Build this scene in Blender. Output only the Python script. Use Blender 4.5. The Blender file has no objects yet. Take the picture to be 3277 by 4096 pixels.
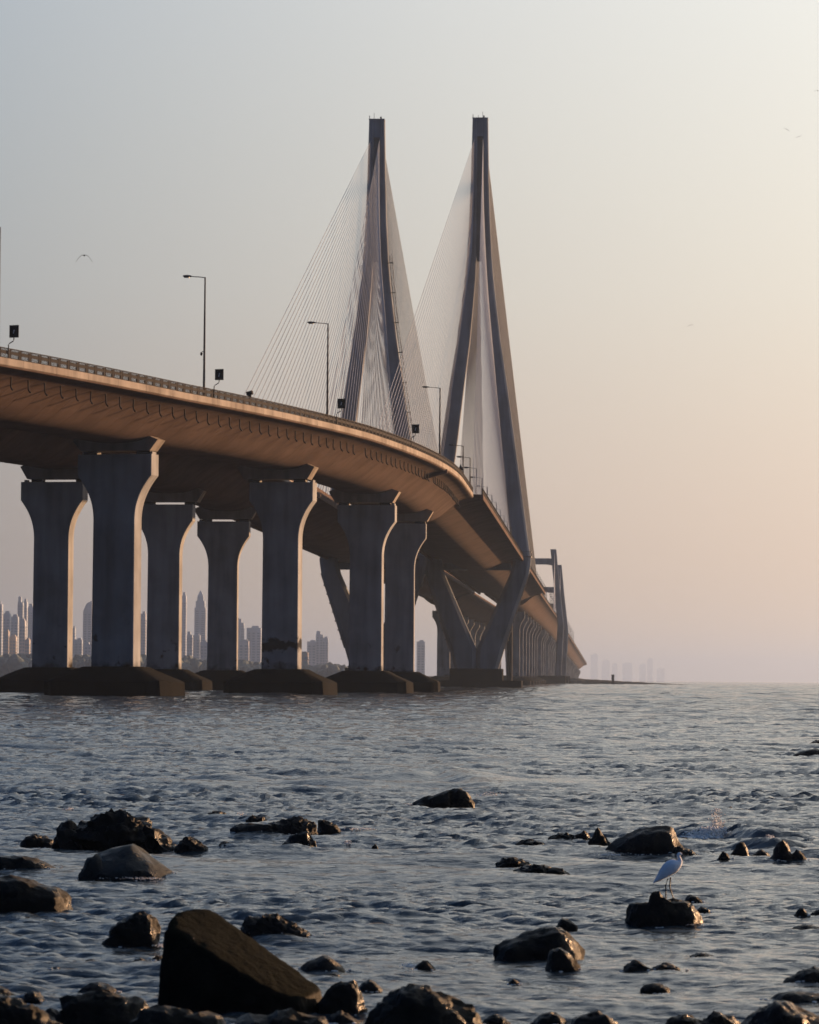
import bpy, bmesh, math, random
import numpy as np
from mathutils import Vector, Matrix, noise
from mathutils.bvhtree import BVHTree

random.seed(7); rng = np.random.default_rng(7)
sc = bpy.context.scene
R = math.radians
# ------------------------------------------------------------------ camera
FOC, EYE, ROLL = 14000.0, 1.95, 0.0078            # focal length in pixels of the 3277 px wide photograph, eye height
PITCH = math.atan((2714 - 2048) / FOC)
cam_d = bpy.data.cameras.new('camera'); cam = bpy.data.objects.new('camera', cam_d); sc.collection.objects.link(cam)
cam_d.sensor_fit = 'HORIZONTAL'; cam_d.sensor_width = 36.0; cam_d.lens = FOC / 3277 * 36.0
cam_d.dof.use_dof = True; cam_d.dof.focus_distance = 60; cam_d.dof.aperture_fstop = 10
cam_d.clip_start = 0.5; cam_d.clip_end = 60000
cF = Vector((0, math.cos(PITCH), math.sin(PITCH))); c0 = Vector((1, 0, 0)); cU0 = Vector((0, -math.sin(PITCH), math.cos(PITCH)))
cR = c0 * math.cos(ROLL) + cU0 * math.sin(ROLL); cU = cU0 * math.cos(ROLL) - c0 * math.sin(ROLL)
CAM = Vector((0, 0, EYE))
cam.matrix_world = Matrix(((cR.x, cU.x, -cF.x, 0), (cR.y, cU.y, -cF.y, 0), (cR.z, cU.z, -cF.z, EYE), (0, 0, 0, 1)))
sc.camera = cam
# ------------------------------------------------------------------ light
SUN_AZ, SUN_EL = 49.0, 5.4                         # degrees from the view axis (+Y) towards +X; elevation
SKY_STRENGTH, SUN_STRENGTH, EXPOSURE = 0.10, 5.0, 1.25
VEIL = 8.9
HAZE_DENSITY = 1.0e-4
world = bpy.data.worlds.new('World'); sc.world = world; world.use_nodes = True
wn, wl = world.node_tree.nodes, world.node_tree.links
bg = wn['Background']; sky = wn.new('ShaderNodeTexSky'); sky.sky_type = 'NISHITA'; sky.sun_disc = False
sky.sun_elevation = R(SUN_EL); sky.sun_rotation = R(SUN_AZ); sky.altitude = 0; sky.air_density = 1.0; sky.dust_density = 4.0; sky.ozone_density = 1.5
# dusty evening air: the clear-air sky is mixed with a haze veil whose brightness falls off smoothly with the angle from the sun
def wramp(stops, interp='B_SPLINE'):
    r_ = wn.new('ShaderNodeValToRGB'); e = r_.color_ramp.elements; r_.color_ramp.interpolation = interp
    while len(e) < len(stops): e.new(.5)
    for el, (p_, c_) in zip(e, stops): el.position = p_; el.color = (*c_, 1)
    return r_
wtc = wn.new('ShaderNodeTexCoord'); wsp = wn.new('ShaderNodeSeparateXYZ'); wl.new(wtc.outputs['Generated'], wsp.inputs[0])
wdot = wn.new('ShaderNodeVectorMath'); wdot.operation = 'DOT_PRODUCT'; wdot.inputs[1].default_value = (math.sin(R(SUN_AZ)), math.cos(R(SUN_AZ)), 0.08); wl.new(wtc.outputs['Generated'], wdot.inputs[0])
wmr = wn.new('ShaderNodeMapRange'); wmr.inputs[1].default_value = -1; wmr.inputs[2].default_value = 1; wl.new(wdot.outputs['Value'], wmr.inputs[0])
glow = wramp([(p_, tuple(v * .05 for v in c_)) for p_, c_ in [(0.0, (.40, .8, 1.8)), (.5, (.45, 1.2, 3.0)), (.68, (1.5, 2.8, 5.2)), (.76, (4.7, 5.5, 6.6)), (.795, (6.6, 7.05, 7.6)), (.834, (9.3, 9.35, 9.4)), (.875, (12.1, 11.9, 11.4)), (1.0, (15, 14.5, 13.5))]])
wl.new(wmr.outputs[0], glow.inputs[0])
veil = wramp([(0.0, (.71, .545, .43)), (.05, (.68, .55, .468)), (.11, (.69, .65, .583)), (.20, (.75, .755, .74)), (.45, (.80, .84, .88)), (1.0, (.3, .38, .5))]); wl.new(wsp.outputs[2], veil.inputs[0])
wm1 = wn.new('ShaderNodeMix'); wm1.data_type = 'RGBA'; wm1.blend_type = 'MULTIPLY'; wm1.inputs[0].default_value = 1; wl.new(glow.outputs[0], wm1.inputs[6]); wl.new(veil.outputs[0], wm1.inputs[7])
wsc = wn.new('ShaderNodeVectorMath'); wsc.operation = 'SCALE'; wsc.inputs['Scale'].default_value = VEIL; wl.new(wm1.outputs[2], wsc.inputs[0])
wm2 = wn.new('ShaderNodeMix'); wm2.data_type = 'RGBA'; wm2.inputs[0].default_value = .92; wl.new(sky.outputs[0], wm2.inputs[6]); wl.new(wsc.outputs[0], wm2.inputs[7])
wl.new(wm2.outputs[2], bg.inputs[0]); bg.inputs[1].default_value = SKY_STRENGTH
sun_d = bpy.data.lights.new('sun', 'SUN'); sun = bpy.data.objects.new('sun', sun_d); sc.collection.objects.link(sun)
sun_d.energy = SUN_STRENGTH; sun_d.angle = R(0.55); sun_d.color = (1.0, 0.57, 0.29)
sd = Vector((math.sin(R(SUN_AZ)) * math.cos(R(SUN_EL)), math.cos(R(SUN_AZ)) * math.cos(R(SUN_EL)), math.sin(R(SUN_EL))))
sun.rotation_euler = sd.to_track_quat('Z', 'Y').to_euler(); sun.location = (200, 60, 200)
vs = sc.view_settings
sc.display_settings.display_device = 'sRGB'; vs.view_transform = 'Standard'; vs.look = 'None'; vs.exposure = EXPOSURE; vs.gamma = 1.0; vs.use_curve_mapping = False
sc.cycles.max_bounces = 6; sc.cycles.volume_bounces = 1; sc.cycles.use_adaptive_sampling = True; sc.cycles.adaptive_threshold = 0.01

# ------------------------------------------------------------------ helpers
COL = sc.collection.objects
def link(name, data, parent=None):
    o = bpy.data.objects.new(name, data); COL.link(o)
    if parent is not None: o.parent = parent
    return o
def tag(o, label=None, cat=None, group=None, kind=None):
    if label: o['label'] = label
    if cat: o['category'] = cat
    if group: o['group'] = group
    if kind: o['kind'] = kind
    return o
def thing(name, label, cat, loc=(0, 0, 0), rz=0.0, group=None):
    o = link(name, None); o.location = loc; o.rotation_euler = (0, 0, rz); o.empty_display_size = 0.2
    return tag(o, label, cat, group)
def smooth(me, ang=30):
    me.polygons.foreach_set('use_smooth', [True] * len(me.polygons))
    me.set_sharp_from_angle(angle=R(ang)); return me
class MB:
    """collects shapes into one mesh"""
    def __init__(s): s.v = []; s.f = []; s.mi = []; s.cur = 0
    def add(s, vs, fs):
        b = len(s.v); s.v += [tuple(v) for v in vs]; s.f += [tuple(i + b for i in f) for f in fs]; s.mi += [s.cur] * len(fs)
    def box(s, c, d, rot=None):
        pts = []
        for x in (-.5, .5):
            for y in (-.5, .5):
                for z in (-.5, .5):
                    p = Vector((x * d[0], y * d[1], z * d[2]))
                    if rot is not None: p = rot @ p
                    pts.append(p + Vector(c))
        s.add(pts, [(0, 1, 3, 2), (4, 6, 7, 5), (0, 4, 5, 1), (2, 3, 7, 6), (0, 2, 6, 4), (1, 5, 7, 3)])
    def rings(s, rings, cap=True):
        n = len(rings[0]); vs = [p for r_ in rings for p in r_]; fs = []
        for k in range(len(rings) - 1):
            for i in range(n):
                j = (i + 1) % n; fs.append((k * n + i, k * n + j, (k + 1) * n + j, (k + 1) * n + i))
        if cap: fs.append(tuple(range(n - 1, -1, -1))); fs.append(tuple((len(rings) - 1) * n + i for i in range(n)))
        s.add(vs, fs)
    def tube(s, pts, rad, n=8):
        pts = [Vector(p) for p in pts]; rr = rad if isinstance(rad, (list, tuple)) else [rad] * len(pts); rings = []
        for i, p in enumerate(pts):
            t = (pts[min(i + 1, len(pts) - 1)] - pts[max(i - 1, 0)]).normalized()
            a = t.cross(Vector((0, 0, 1)) if abs(t.z) < .95 else Vector((1, 0, 0))).normalized(); b = t.cross(a)
            rings.append([p + (a * math.cos(2 * math.pi * k / n) + b * math.sin(2 * math.pi * k / n)) * rr[i] for k in range(n)])
        s.rings(rings)
    def mesh(s, name, *mats, ang=30, sm=True):
        me = bpy.data.meshes.new(name); me.from_pydata(s.v, [], s.f)
        for m in mats: me.materials.append(m)
        if len(mats) > 1: me.polygons.foreach_set('material_index', s.mi)
        bm = bmesh.new(); bm.from_mesh(me); bmesh.ops.recalc_face_normals(bm, faces=bm.faces); bm.to_mesh(me); bm.free()
        if sm: smooth(me, ang)
        return me
def lerp(a, b, t): return a + (b - a) * t
def ray(px, py):
    return (cF + cR * ((px - 1638.5) / FOC) - cU * ((py - 2048) / FOC))
def at(px, py, Y):
    """the place at depth Y that the photograph shows at a pixel (used to survey positions)"""
    d = ray(px, py); return CAM + d * (Y / d.y)
def on_water(px, py):
    d = ray(px, py); return CAM + d * (-EYE / d.z)

# ------------------------------------------------------------------ materials
def mat(name, col, rough=0.85, **k):
    m = bpy.data.materials.new(name); m.use_nodes = True
    b = m.node_tree.nodes['Principled BSDF']; b.inputs['Base Color'].default_value = (*col, 1); b.inputs['Roughness'].default_value = rough
    b.inputs['Specular IOR Level'].default_value = k.pop('spec', .5)
    for kk, v in k.items(): b.inputs[kk].default_value = v
    return m, m.node_tree.nodes, m.node_tree.links, b
def ramp(N, stops):
    r_ = N.new('ShaderNodeValToRGB'); e = r_.color_ramp.elements
    while len(e) < len(stops): e.new(0.5)
    for el, (p_, c_) in zip(e, stops): el.position = p_; el.color = (*c_, 1) if len(c_) == 3 else c_
    return r_
def concrete(name, col, streak=0.35, tide=False, scale=1.0, scorch=False):
    m, N, L, b = mat(name, col, 0.95, spec=.03)
    g = N.new('ShaderNodeNewGeometry')
    mp = N.new('ShaderNodeMapping'); mp.inputs['Scale'].default_value = (0.9 * scale, 0.9 * scale, 0.09 * scale); L.new(g.outputs['Position'], mp.inputs[0])
    n1 = N.new('ShaderNodeTexNoise'); n1.inputs['Scale'].default_value = 1.0; n1.inputs['Detail'].default_value = 6; L.new(mp.outputs[0], n1.inputs[0])
    n2 = N.new('ShaderNodeTexNoise'); n2.inputs['Scale'].default_value = 0.22 * scale; n2.inputs['Detail'].default_value = 5; L.new(g.outputs['Position'], n2.inputs[0])
    d = tuple(c * (1 - streak) for c in col); l_ = tuple(min(1, c * (1 + streak * .45)) for c in col)
    r1 = ramp(N, [(0.3, d), (0.55, col), (0.75, l_)]); L.new(n1.outputs[0], r1.inputs[0])
    r2 = ramp(N, [(0.35, (.72, .70, .68)), (0.6, (1, 1, 1))]); L.new(n2.outputs[0], r2.inputs[0])
    mx = N.new('ShaderNodeMix'); mx.data_type = 'RGBA'; mx.blend_type = 'MULTIPLY'; mx.inputs[0].default_value = 1
    L.new(r1.outputs[0], mx.inputs[6]); L.new(r2.outputs[0], mx.inputs[7]); out = mx.outputs[2]
    if tide:                                        # black tidal growth at the foot, rust coloured blotches above it
        sp = N.new('ShaderNodeSeparateXYZ'); L.new(g.outputs['Position'], sp.inputs[0])
        n3 = N.new('ShaderNodeTexNoise'); n3.inputs['Scale'].default_value = 0.7; n3.inputs['Detail'].default_value = 7; L.new(g.outputs['Position'], n3.inputs[0])
        ma = N.new('ShaderNodeMath'); ma.operation = 'MULTIPLY_ADD'; ma.inputs[1].default_value = 3.2; L.new(n3.outputs[0], ma.inputs[0]); L.new(sp.outputs[2], ma.inputs[2])
        mr = N.new('ShaderNodeMapRange'); mr.inputs[1].default_value = 3.9; mr.inputs[2].default_value = 5.1; L.new(ma.outputs[0], mr.inputs[0])
        mx2 = N.new('ShaderNodeMix'); mx2.data_type = 'RGBA'; mx2.inputs[6].default_value = (.018, .018, .016, 1); L.new(mr.outputs[0], mx2.inputs[0]); L.new(out, mx2.inputs[7]); out = mx2.outputs[2]
        # paler lower lift of the shaft, with a level joint
        n4 = N.new('ShaderNodeTexNoise'); n4.inputs['Scale'].default_value = .9; L.new(g.outputs['Position'], n4.inputs[0])
        st = N.new('ShaderNodeMapRange'); st.inputs[1].default_value = .64; st.inputs[2].default_value = .72; L.new(n4.outputs[0], st.inputs[0])
        hz = N.new('ShaderNodeMapRange'); hz.inputs[1].default_value = 8.5; hz.inputs[2].default_value = 4.5; L.new(sp.outputs[2], hz.inputs[0])
        mm = N.new('ShaderNodeMath'); mm.operation = 'MULTIPLY'; L.new(st.outputs[0], mm.inputs[0]); L.new(hz.outputs[0], mm.inputs[1])
        mx3 = N.new('ShaderNodeMix'); mx3.data_type = 'RGBA'; mx3.inputs[7].default_value = (.06, .035, .02, 1); L.new(mm.outputs[0], mx3.inputs[0]); L.new(out, mx3.inputs[6]); out = mx3.outputs[2]
        if scorch:                                  # ragged soot band, paler concrete patch below it
            n6 = N.new('ShaderNodeTexNoise'); n6.inputs['Scale'].default_value = 1.1; n6.inputs['Detail'].default_value = 6; L.new(g.outputs['Position'], n6.inputs[0])
            a1 = N.new('ShaderNodeMath'); a1.operation = 'MULTIPLY_ADD'; a1.inputs[1].default_value = 2.6; L.new(n6.outputs[0], a1.inputs[0]); L.new(sp.outputs[2], a1.inputs[2])
            a2 = N.new('ShaderNodeMath'); a2.operation = 'SUBTRACT'; a2.inputs[1].default_value = 6.75; L.new(a1.outputs[0], a2.inputs[0])
            a3 = N.new('ShaderNodeMath'); a3.operation = 'ABSOLUTE'; L.new(a2.outputs[0], a3.inputs[0])
            m4 = N.new('ShaderNodeMapRange'); m4.inputs[1].default_value = .35; m4.inputs[2].default_value = .75; m4.inputs[3].default_value = .92; m4.inputs[4].default_value = 0; L.new(a3.outputs[0], m4.inputs[0])
            x4 = N.new('ShaderNodeMix'); x4.data_type = 'RGBA'; x4.inputs[7].default_value = (.012, .012, .013, 1); L.new(m4.outputs[0], x4.inputs[0]); L.new(out, x4.inputs[6]); out = x4.outputs[2]
    L.new(out, b.inputs['Base Color'])
    n5 = N.new('ShaderNodeTexNoise'); n5.inputs['Scale'].default_value = 6 * scale; n5.inputs['Detail'].default_value = 6; L.new(g.outputs['Position'], n5.inputs[0])
    bp = N.new('ShaderNodeBump'); bp.inputs['Strength'].default_value = .35; bp.inputs['Distance'].default_value = .02; L.new(n5.outputs[0], bp.inputs['Height']); L.new(bp.outputs[0], b.inputs['Normal'])
    return m
M = {}
M['pier'] = concrete('pier_concrete', (.31, .32, .335), .3, True)
M['pier_scorched'] = concrete('scorched_pier_concrete', (.31, .32, .335), .3, True, 1.0, True)
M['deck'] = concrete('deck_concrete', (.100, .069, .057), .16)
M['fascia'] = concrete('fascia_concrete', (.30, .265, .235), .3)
M['pylon'] = concrete('pylon_concrete', (.21, .23, .26), .3, False, .6)
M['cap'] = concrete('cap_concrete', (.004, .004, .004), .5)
M['cable'] = mat('cable_sheath', (.26, .29, .34), .7, spec=.15)[0]
M['metal'] = mat('painted_steel', (.035, .035, .038), .75, spec=.12)[0]
M['rail'] = mat('railing_steel', (.022, .02, .021), .85, spec=.06)[0]
M['galv'] = mat('galvanised_steel', (.17, .17, .17), .5, Metallic=.6)[0]
M['black'] = mat('black_plate', (.008, .009, .011), .85, spec=.08)[0]
M['white'] = mat('white_paint', (.75, .75, .74), .6)[0]
M['bearing'] = mat('bearing_rubber', (.02, .02, .02), .8)[0]
M['pipe'] = mat('drain_pipe', (.06, .055, .05), .8, spec=.05)[0]
M['lens'] = mat('lamp_glass', (.06, .06, .055), .5)[0]

# ------------------------------------------------------------------ sea
def fft_tile(L_, n, lo, hi, peak, rms, wind, spread, seed, slope=3.1):
    g = np.random.default_rng(seed); k1 = np.fft.fftfreq(n, L_ / n) * 2 * np.pi
    kx, ky = np.meshgrid(k1, k1, indexing='ij'); k = np.hypot(kx, ky); k[0, 0] = 1e-6
    kp = 2 * np.pi / peak; lam = 2 * np.pi / k
    E = np.exp(-.75 * (kp / k) ** 2) / k ** slope
    E *= (lam > lo) * (lam < hi)
    c = (kx * np.sin(wind) + ky * np.cos(wind)) / k; E *= np.abs(c) ** spread + .02
    a = np.sqrt(E) * (g.normal(size=(n, n)) + 1j * g.normal(size=(n, n)))
    hgt = np.fft.ifft2(a).real; s = rms / hgt.std(); a *= s; hgt *= s
    dx = np.fft.ifft2(a * -1j * kx / k).real; dy = np.fft.ifft2(a * -1j * ky / k).real
    return L_, n, hgt, dx, dy
def sample(t, x, y):
    L_, n, *ar = t; u = (x / L_ * n) % n; v = (y / L_ * n) % n; i = np.floor(u).astype(int) % n; j = np.floor(v).astype(int) % n
    fu = u - np.floor(u); fv = v - np.floor(v); i1 = (i + 1) % n; j1 = (j + 1) % n
    return [a[i, j] * (1 - fu) * (1 - fv) + a[i1, j] * fu * (1 - fv) + a[i, j1] * (1 - fu) * fv + a[i1, j1] * fu * fv for a in ar]
T_SMALL = fft_tile(17.3, 512, .11, 2.6, .50, .0152, R(200), 6, 3, 2.25)
T_LARGE = fft_tile(71.0, 512, 1.2, 14, 2.6, .040, R(196), 6, 5, 2.5)
T_FAR = fft_tile(640.0, 512, 5, 60, 14, .13, R(196), 6, 11, 2.8)
T_PATCH = fft_tile(97.0, 256, 8, 40, 20, 1.0, R(190), 0, 9)
CRESTS = [((1600, 3122), (1700, 3112), (1790, 3108), (1890, 3132), (1990, 3160), .17, .6),
          ((2640, 3338), (2780, 3345), (2900, 3352), (3060, 3368), (3300, 3372), .22, .42),
          ((2900, 3392), (3000, 3398), (3100, 3402), (3200, 3400), (3340, 3396), .19, .34),
          ((2400, 2995), (2600, 2997), (2760, 3004), (2900, 3008), (3060, 3010), .10, .8)]
CR = []
for c in CRESTS:
    CR.append(([on_water(*q) for q in c[:5]], c[5], c[6]))
def crest_height(x, y):
    z = np.zeros_like(x); foam = np.zeros_like(x)
    for pts_, a, w in CR:
        best = np.full_like(x, 1e9); tt = np.zeros_like(x); side = np.zeros_like(x)
        for q in range(4):
            ax, ay = pts_[q].x, pts_[q].y; bx, by = pts_[q + 1].x, pts_[q + 1].y
            L2 = (bx - ax) ** 2 + (by - ay) ** 2; t = np.clip(((x - ax) * (bx - ax) + (y - ay) * (by - ay)) / L2, 0, 1)
            ddx = x - ax - t * (bx - ax); ddy = y - ay - t * (by - ay); d = np.hypot(ddx, ddy)
            m_ = d < best; best = np.where(m_, d, best); tt = np.where(m_, (q + t) / 4, tt); side = np.where(m_, ddy, side)
        ww = np.where(side < 0, w * .55, w * 1.5)
        env = np.sin(np.pi * np.clip(tt, 0.02, .98)) ** .7
        z += a * env * np.exp(-(best / ww) ** 2)
    return z
def water_height(x, y):
    d = np.hypot(x, y); z1, dx1, dy1 = sample(T_SMALL, x, y); z2, dx2, dy2 = sample(T_LARGE, x, y)
    pt = sample(T_PATCH, x, y)[0]; am = np.clip(1 + .42 * pt, .3, 2.1)
    w1 = np.clip((330 - d) / 180, 0, 1) * am; w2 = np.clip((1200 - d) / 700, 0, 1) * np.clip(d / 50, .5, 1)
    w3 = np.clip((d - 120) / 300, 0, 1) * np.clip((4200 - d) / 2500, 0, 1); z3 = sample(T_FAR, x, y)[0]
    z = z1 * w1 + z2 * w2 + z3 * w3 + crest_height(x, y)
    return z, dx1 * w1 * .95 + dx2 * w2 * .8, dy1 * w1 * .95 + dy2 * w2 * .8
def build_sea():
    rows = [7.0]
    while rows[-1] < 5300:
        d = rows[-1]; rows.append(d + (d * .00165 if 16 < d < 330 else d * .0035 if 330 <= d < 2500 else d * .012))
    rows = np.array(rows)
    core = np.linspace(-.165, .165, 300); outer = .165 + (np.linspace(0, 1, 16)[1:] ** 1.7) * 1.1
    cols = np.concatenate([-outer[::-1], core, outer])
    D, A = np.meshgrid(rows, cols, indexing='ij'); x = A * D; y = D.copy()
    z, dx, dy = water_height(x.ravel(), y.ravel())
    nr, nc = D.shape
    co = np.stack([x.ravel() + dx, y.ravel() + dy, z], 1)
    me = bpy.data.meshes.new('sea'); me.vertices.add(nr * nc); me.vertices.foreach_set('co', co.ravel())
    i = np.arange((nr - 1) * (nc - 1)); a = (i // (nc - 1)) * nc + i % (nc - 1)
    q = np.stack([a, a + 1, a + nc + 1, a + nc], 1).ravel()
    me.loops.add(len(q)); me.loops.foreach_set('vertex_index', q)
    me.polygons.add(len(i)); me.polygons.foreach_set('loop_start', np.arange(len(i)) * 4); me.polygons.foreach_set('loop_total', np.full(len(i), 4))
    me.polygons.foreach_set('use_smooth', np.ones(len(i), dtype=bool)); me.update(calc_edges=True)
    m, N, L, b = mat('sea_water', (.038, .047, .051), .07); b.inputs['IOR'].default_value = 1.333
    g = N.new('ShaderNodeNewGeometry')
    mp = N.new('ShaderNodeMapping'); mp.inputs['Rotation'].default_value = (0, 0, R(15)); mp.inputs['Scale'].default_value = (.75, 1.25, 1); L.new(g.outputs['Position'], mp.inputs[0])
    n1 = N.new('ShaderNodeTexNoise'); n1.inputs['Scale'].default_value = 7.5; n1.inputs['Detail'].default_value = 7; n1.inputs['Distortion'].default_value = .6; L.new(mp.outputs[0], n1.inputs[0])
    n2 = N.new('ShaderNodeTexNoise'); n2.inputs['Scale'].default_value = .55; n2.inputs['Detail'].default_value = 6; L.new(mp.outputs[0], n2.inputs[0])
    b1 = N.new('ShaderNodeBump'); b1.inputs['Strength'].default_value = .62; b1.inputs['Distance'].default_value = .05; L.new(n1.outputs[0], b1.inputs['Height'])
    b2 = N.new('ShaderNodeBump'); b2.inputs['Strength'].default_value = .8; b2.inputs['Distance'].default_value = .8; L.new(n2.outputs[0], b2.inputs['Height'])
    # large bump only where the mesh no longer carries the waves
    le = N.new('ShaderNodeVectorMath'); le.operation = 'LENGTH'; L.new(g.outputs['Position'], le.inputs[0])
    mr = N.new('ShaderNodeMapRange'); mr.inputs[1].default_value = 70; mr.inputs[2].default_value = 260; mr.inputs[3].default_value = .12; mr.inputs[4].default_value = .9; L.new(le.outputs['Value'], mr.inputs[0]); L.new(mr.outputs[0], b2.inputs['Strength'])
    L.new(b1.outputs[0], b2.inputs['Normal']); L.new(b2.outputs[0], b.inputs['Normal'])
    me.materials.append(m)
    tag(link('sea', me), kind='structure')
build_sea()

# ------------------------------------------------------------------ haze: one closed box of even air
hb = MB(); hb.box((0, 13400, 79), (40000, 27200, 162)); hz = link('haze', hb.mesh('haze', sm=False)); tag(hz, kind='stuff')
hm = bpy.data.materials.new('haze_air'); hm.use_nodes = True; hn = hm.node_tree.nodes; hn.remove(hn['Principled BSDF'])
pv = hn.new('ShaderNodeVolumePrincipled'); pv.inputs['Color'].default_value = (.325, .425, .605, 1); pv.inputs['Density'].default_value = HAZE_DENSITY; pv.inputs['Anisotropy'].default_value = .7
hm.node_tree.links.new(pv.outputs[0], hn['Material Output'].inputs['Volume']); hz.data.materials.append(hm)

# ------------------------------------------------------------------ bridge alignment
class Axis:
    def __init__(s, kind):
        ds = .5; s.S = np.arange(-140, 2700, ds); S = s.S
        if kind == 'west':
            hd = np.where(S < 143, 3.15 + .104 * (143 - S), 3.15); an = (0, -27.6, 331.)
        else:
            hd = np.where(S < 150, 3.35 + .098 * (150 - S), 3.35); an = (150, -25.0, 476.)
        far = np.clip((S - 1380) / 100, 0, 1) * .35; hd = hd + far - np.clip((S - 2560) / 100, 0, 1.4) * 25
        a = np.radians(hd); x = np.cumsum(np.sin(a)) * ds; y = np.cumsum(np.cos(a)) * ds; i = int((an[0] - S[0]) / ds)
        s.x = x - x[i] + an[1]; s.y = y - y[i] + an[2]; s.a = a
    def z(s, t): return 28.65 - .55 * max(0, min(1, (55 - t) / 60)) - max(0, min(t, 2600) - 1400) * .0118
    def ang(s, t): return float(np.interp(t, s.S, s.a))
    def p(s, t, u=0.0, z=0.0):
        a = s.ang(t); return Vector((float(np.interp(t, s.S, s.x)) + u * math.cos(a), float(np.interp(t, s.S, s.y)) - u * math.sin(a), z))
WEST, EAST = Axis('west'), Axis('east')
PY_S = 444.0                                        # station of the two tall pylons
PROF = [(8.70, 0), (8.70, -.60), (8.52, -.66), (7.9, -.74), (7.2, -.92), (6.5, -1.24), (5.8, -1.72), (5.1, -2.30), (4.4, -2.90), (3.7, -3.42), (3.0, -3.80), (2.2, -4.04), (1.2, -4.16), (0, -4.2)]
def spline(P, n=3):
    out = [P[0], P[1]]
    Q = P[2:]
    for i in range(len(Q) - 1):
        p0, p1, p2, p3 = (np.array(Q[max(i - 1, 0)]), np.array(Q[i]), np.array(Q[i + 1]), np.array(Q[min(i + 2, len(Q) - 1)]))
        for k in range(n):
            t = k / n; out.append(tuple(.5 * ((2 * p1) + (-p0 + p2) * t + (2 * p0 - 5 * p1 + 4 * p2 - p3) * t * t + (-p0 + 3 * p1 - 3 * p2 + p3) * t ** 3)))
    out.append(Q[-1]); return out
PROF = spline(PROF, 2)
def section(widen=0.0, drop=0.0, notch=None):
    P = []
    for u, z in PROF:
        t = min(1, max(0, -z / 1.2)); uu = u + widen * min(1, u / 3.0)
        zz = z - (drop * min(1, max(0, (-z - .6) / 1.0)))
        if notch is not None: uu = min(uu, notch)
        P.append((uu, zz))
    return P + [(-u, z) for u, z in P[-2::-1]]
CABLE = [(10.2, 0), (10.2, -.74), (9.75, -.74), (9.72, -.20), (9.0, -.30), (8.0, -.50), (7.0, -.78), (6.0, -1.16), (5.0, -1.60), (4.0, -2.04), (3.2, -2.38), (2.4, -2.63), (1.4, -2.80), (0, -2.85)]
CABLE = CABLE[:3] + spline([CABLE[2], CABLE[3]] + CABLE[4:], 2)[1:]
def cable_section(notch=None):
    P = [(min(u, notch) if notch else u, z) for u, z in CABLE]; return P + [(-u, z) for u, z in P[-2::-1]]
def deck_piece(ax, s0, s1, org, P, n=1):
    mb = MB(); rings = []
    for k in range(n + 1):
        s = lerp(s0, s1, k / n); z0 = ax.z(s); rings.append([ax.p(s, u, z0 + z) - org for u, z in P])
    mb.rings(rings); return mb
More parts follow.
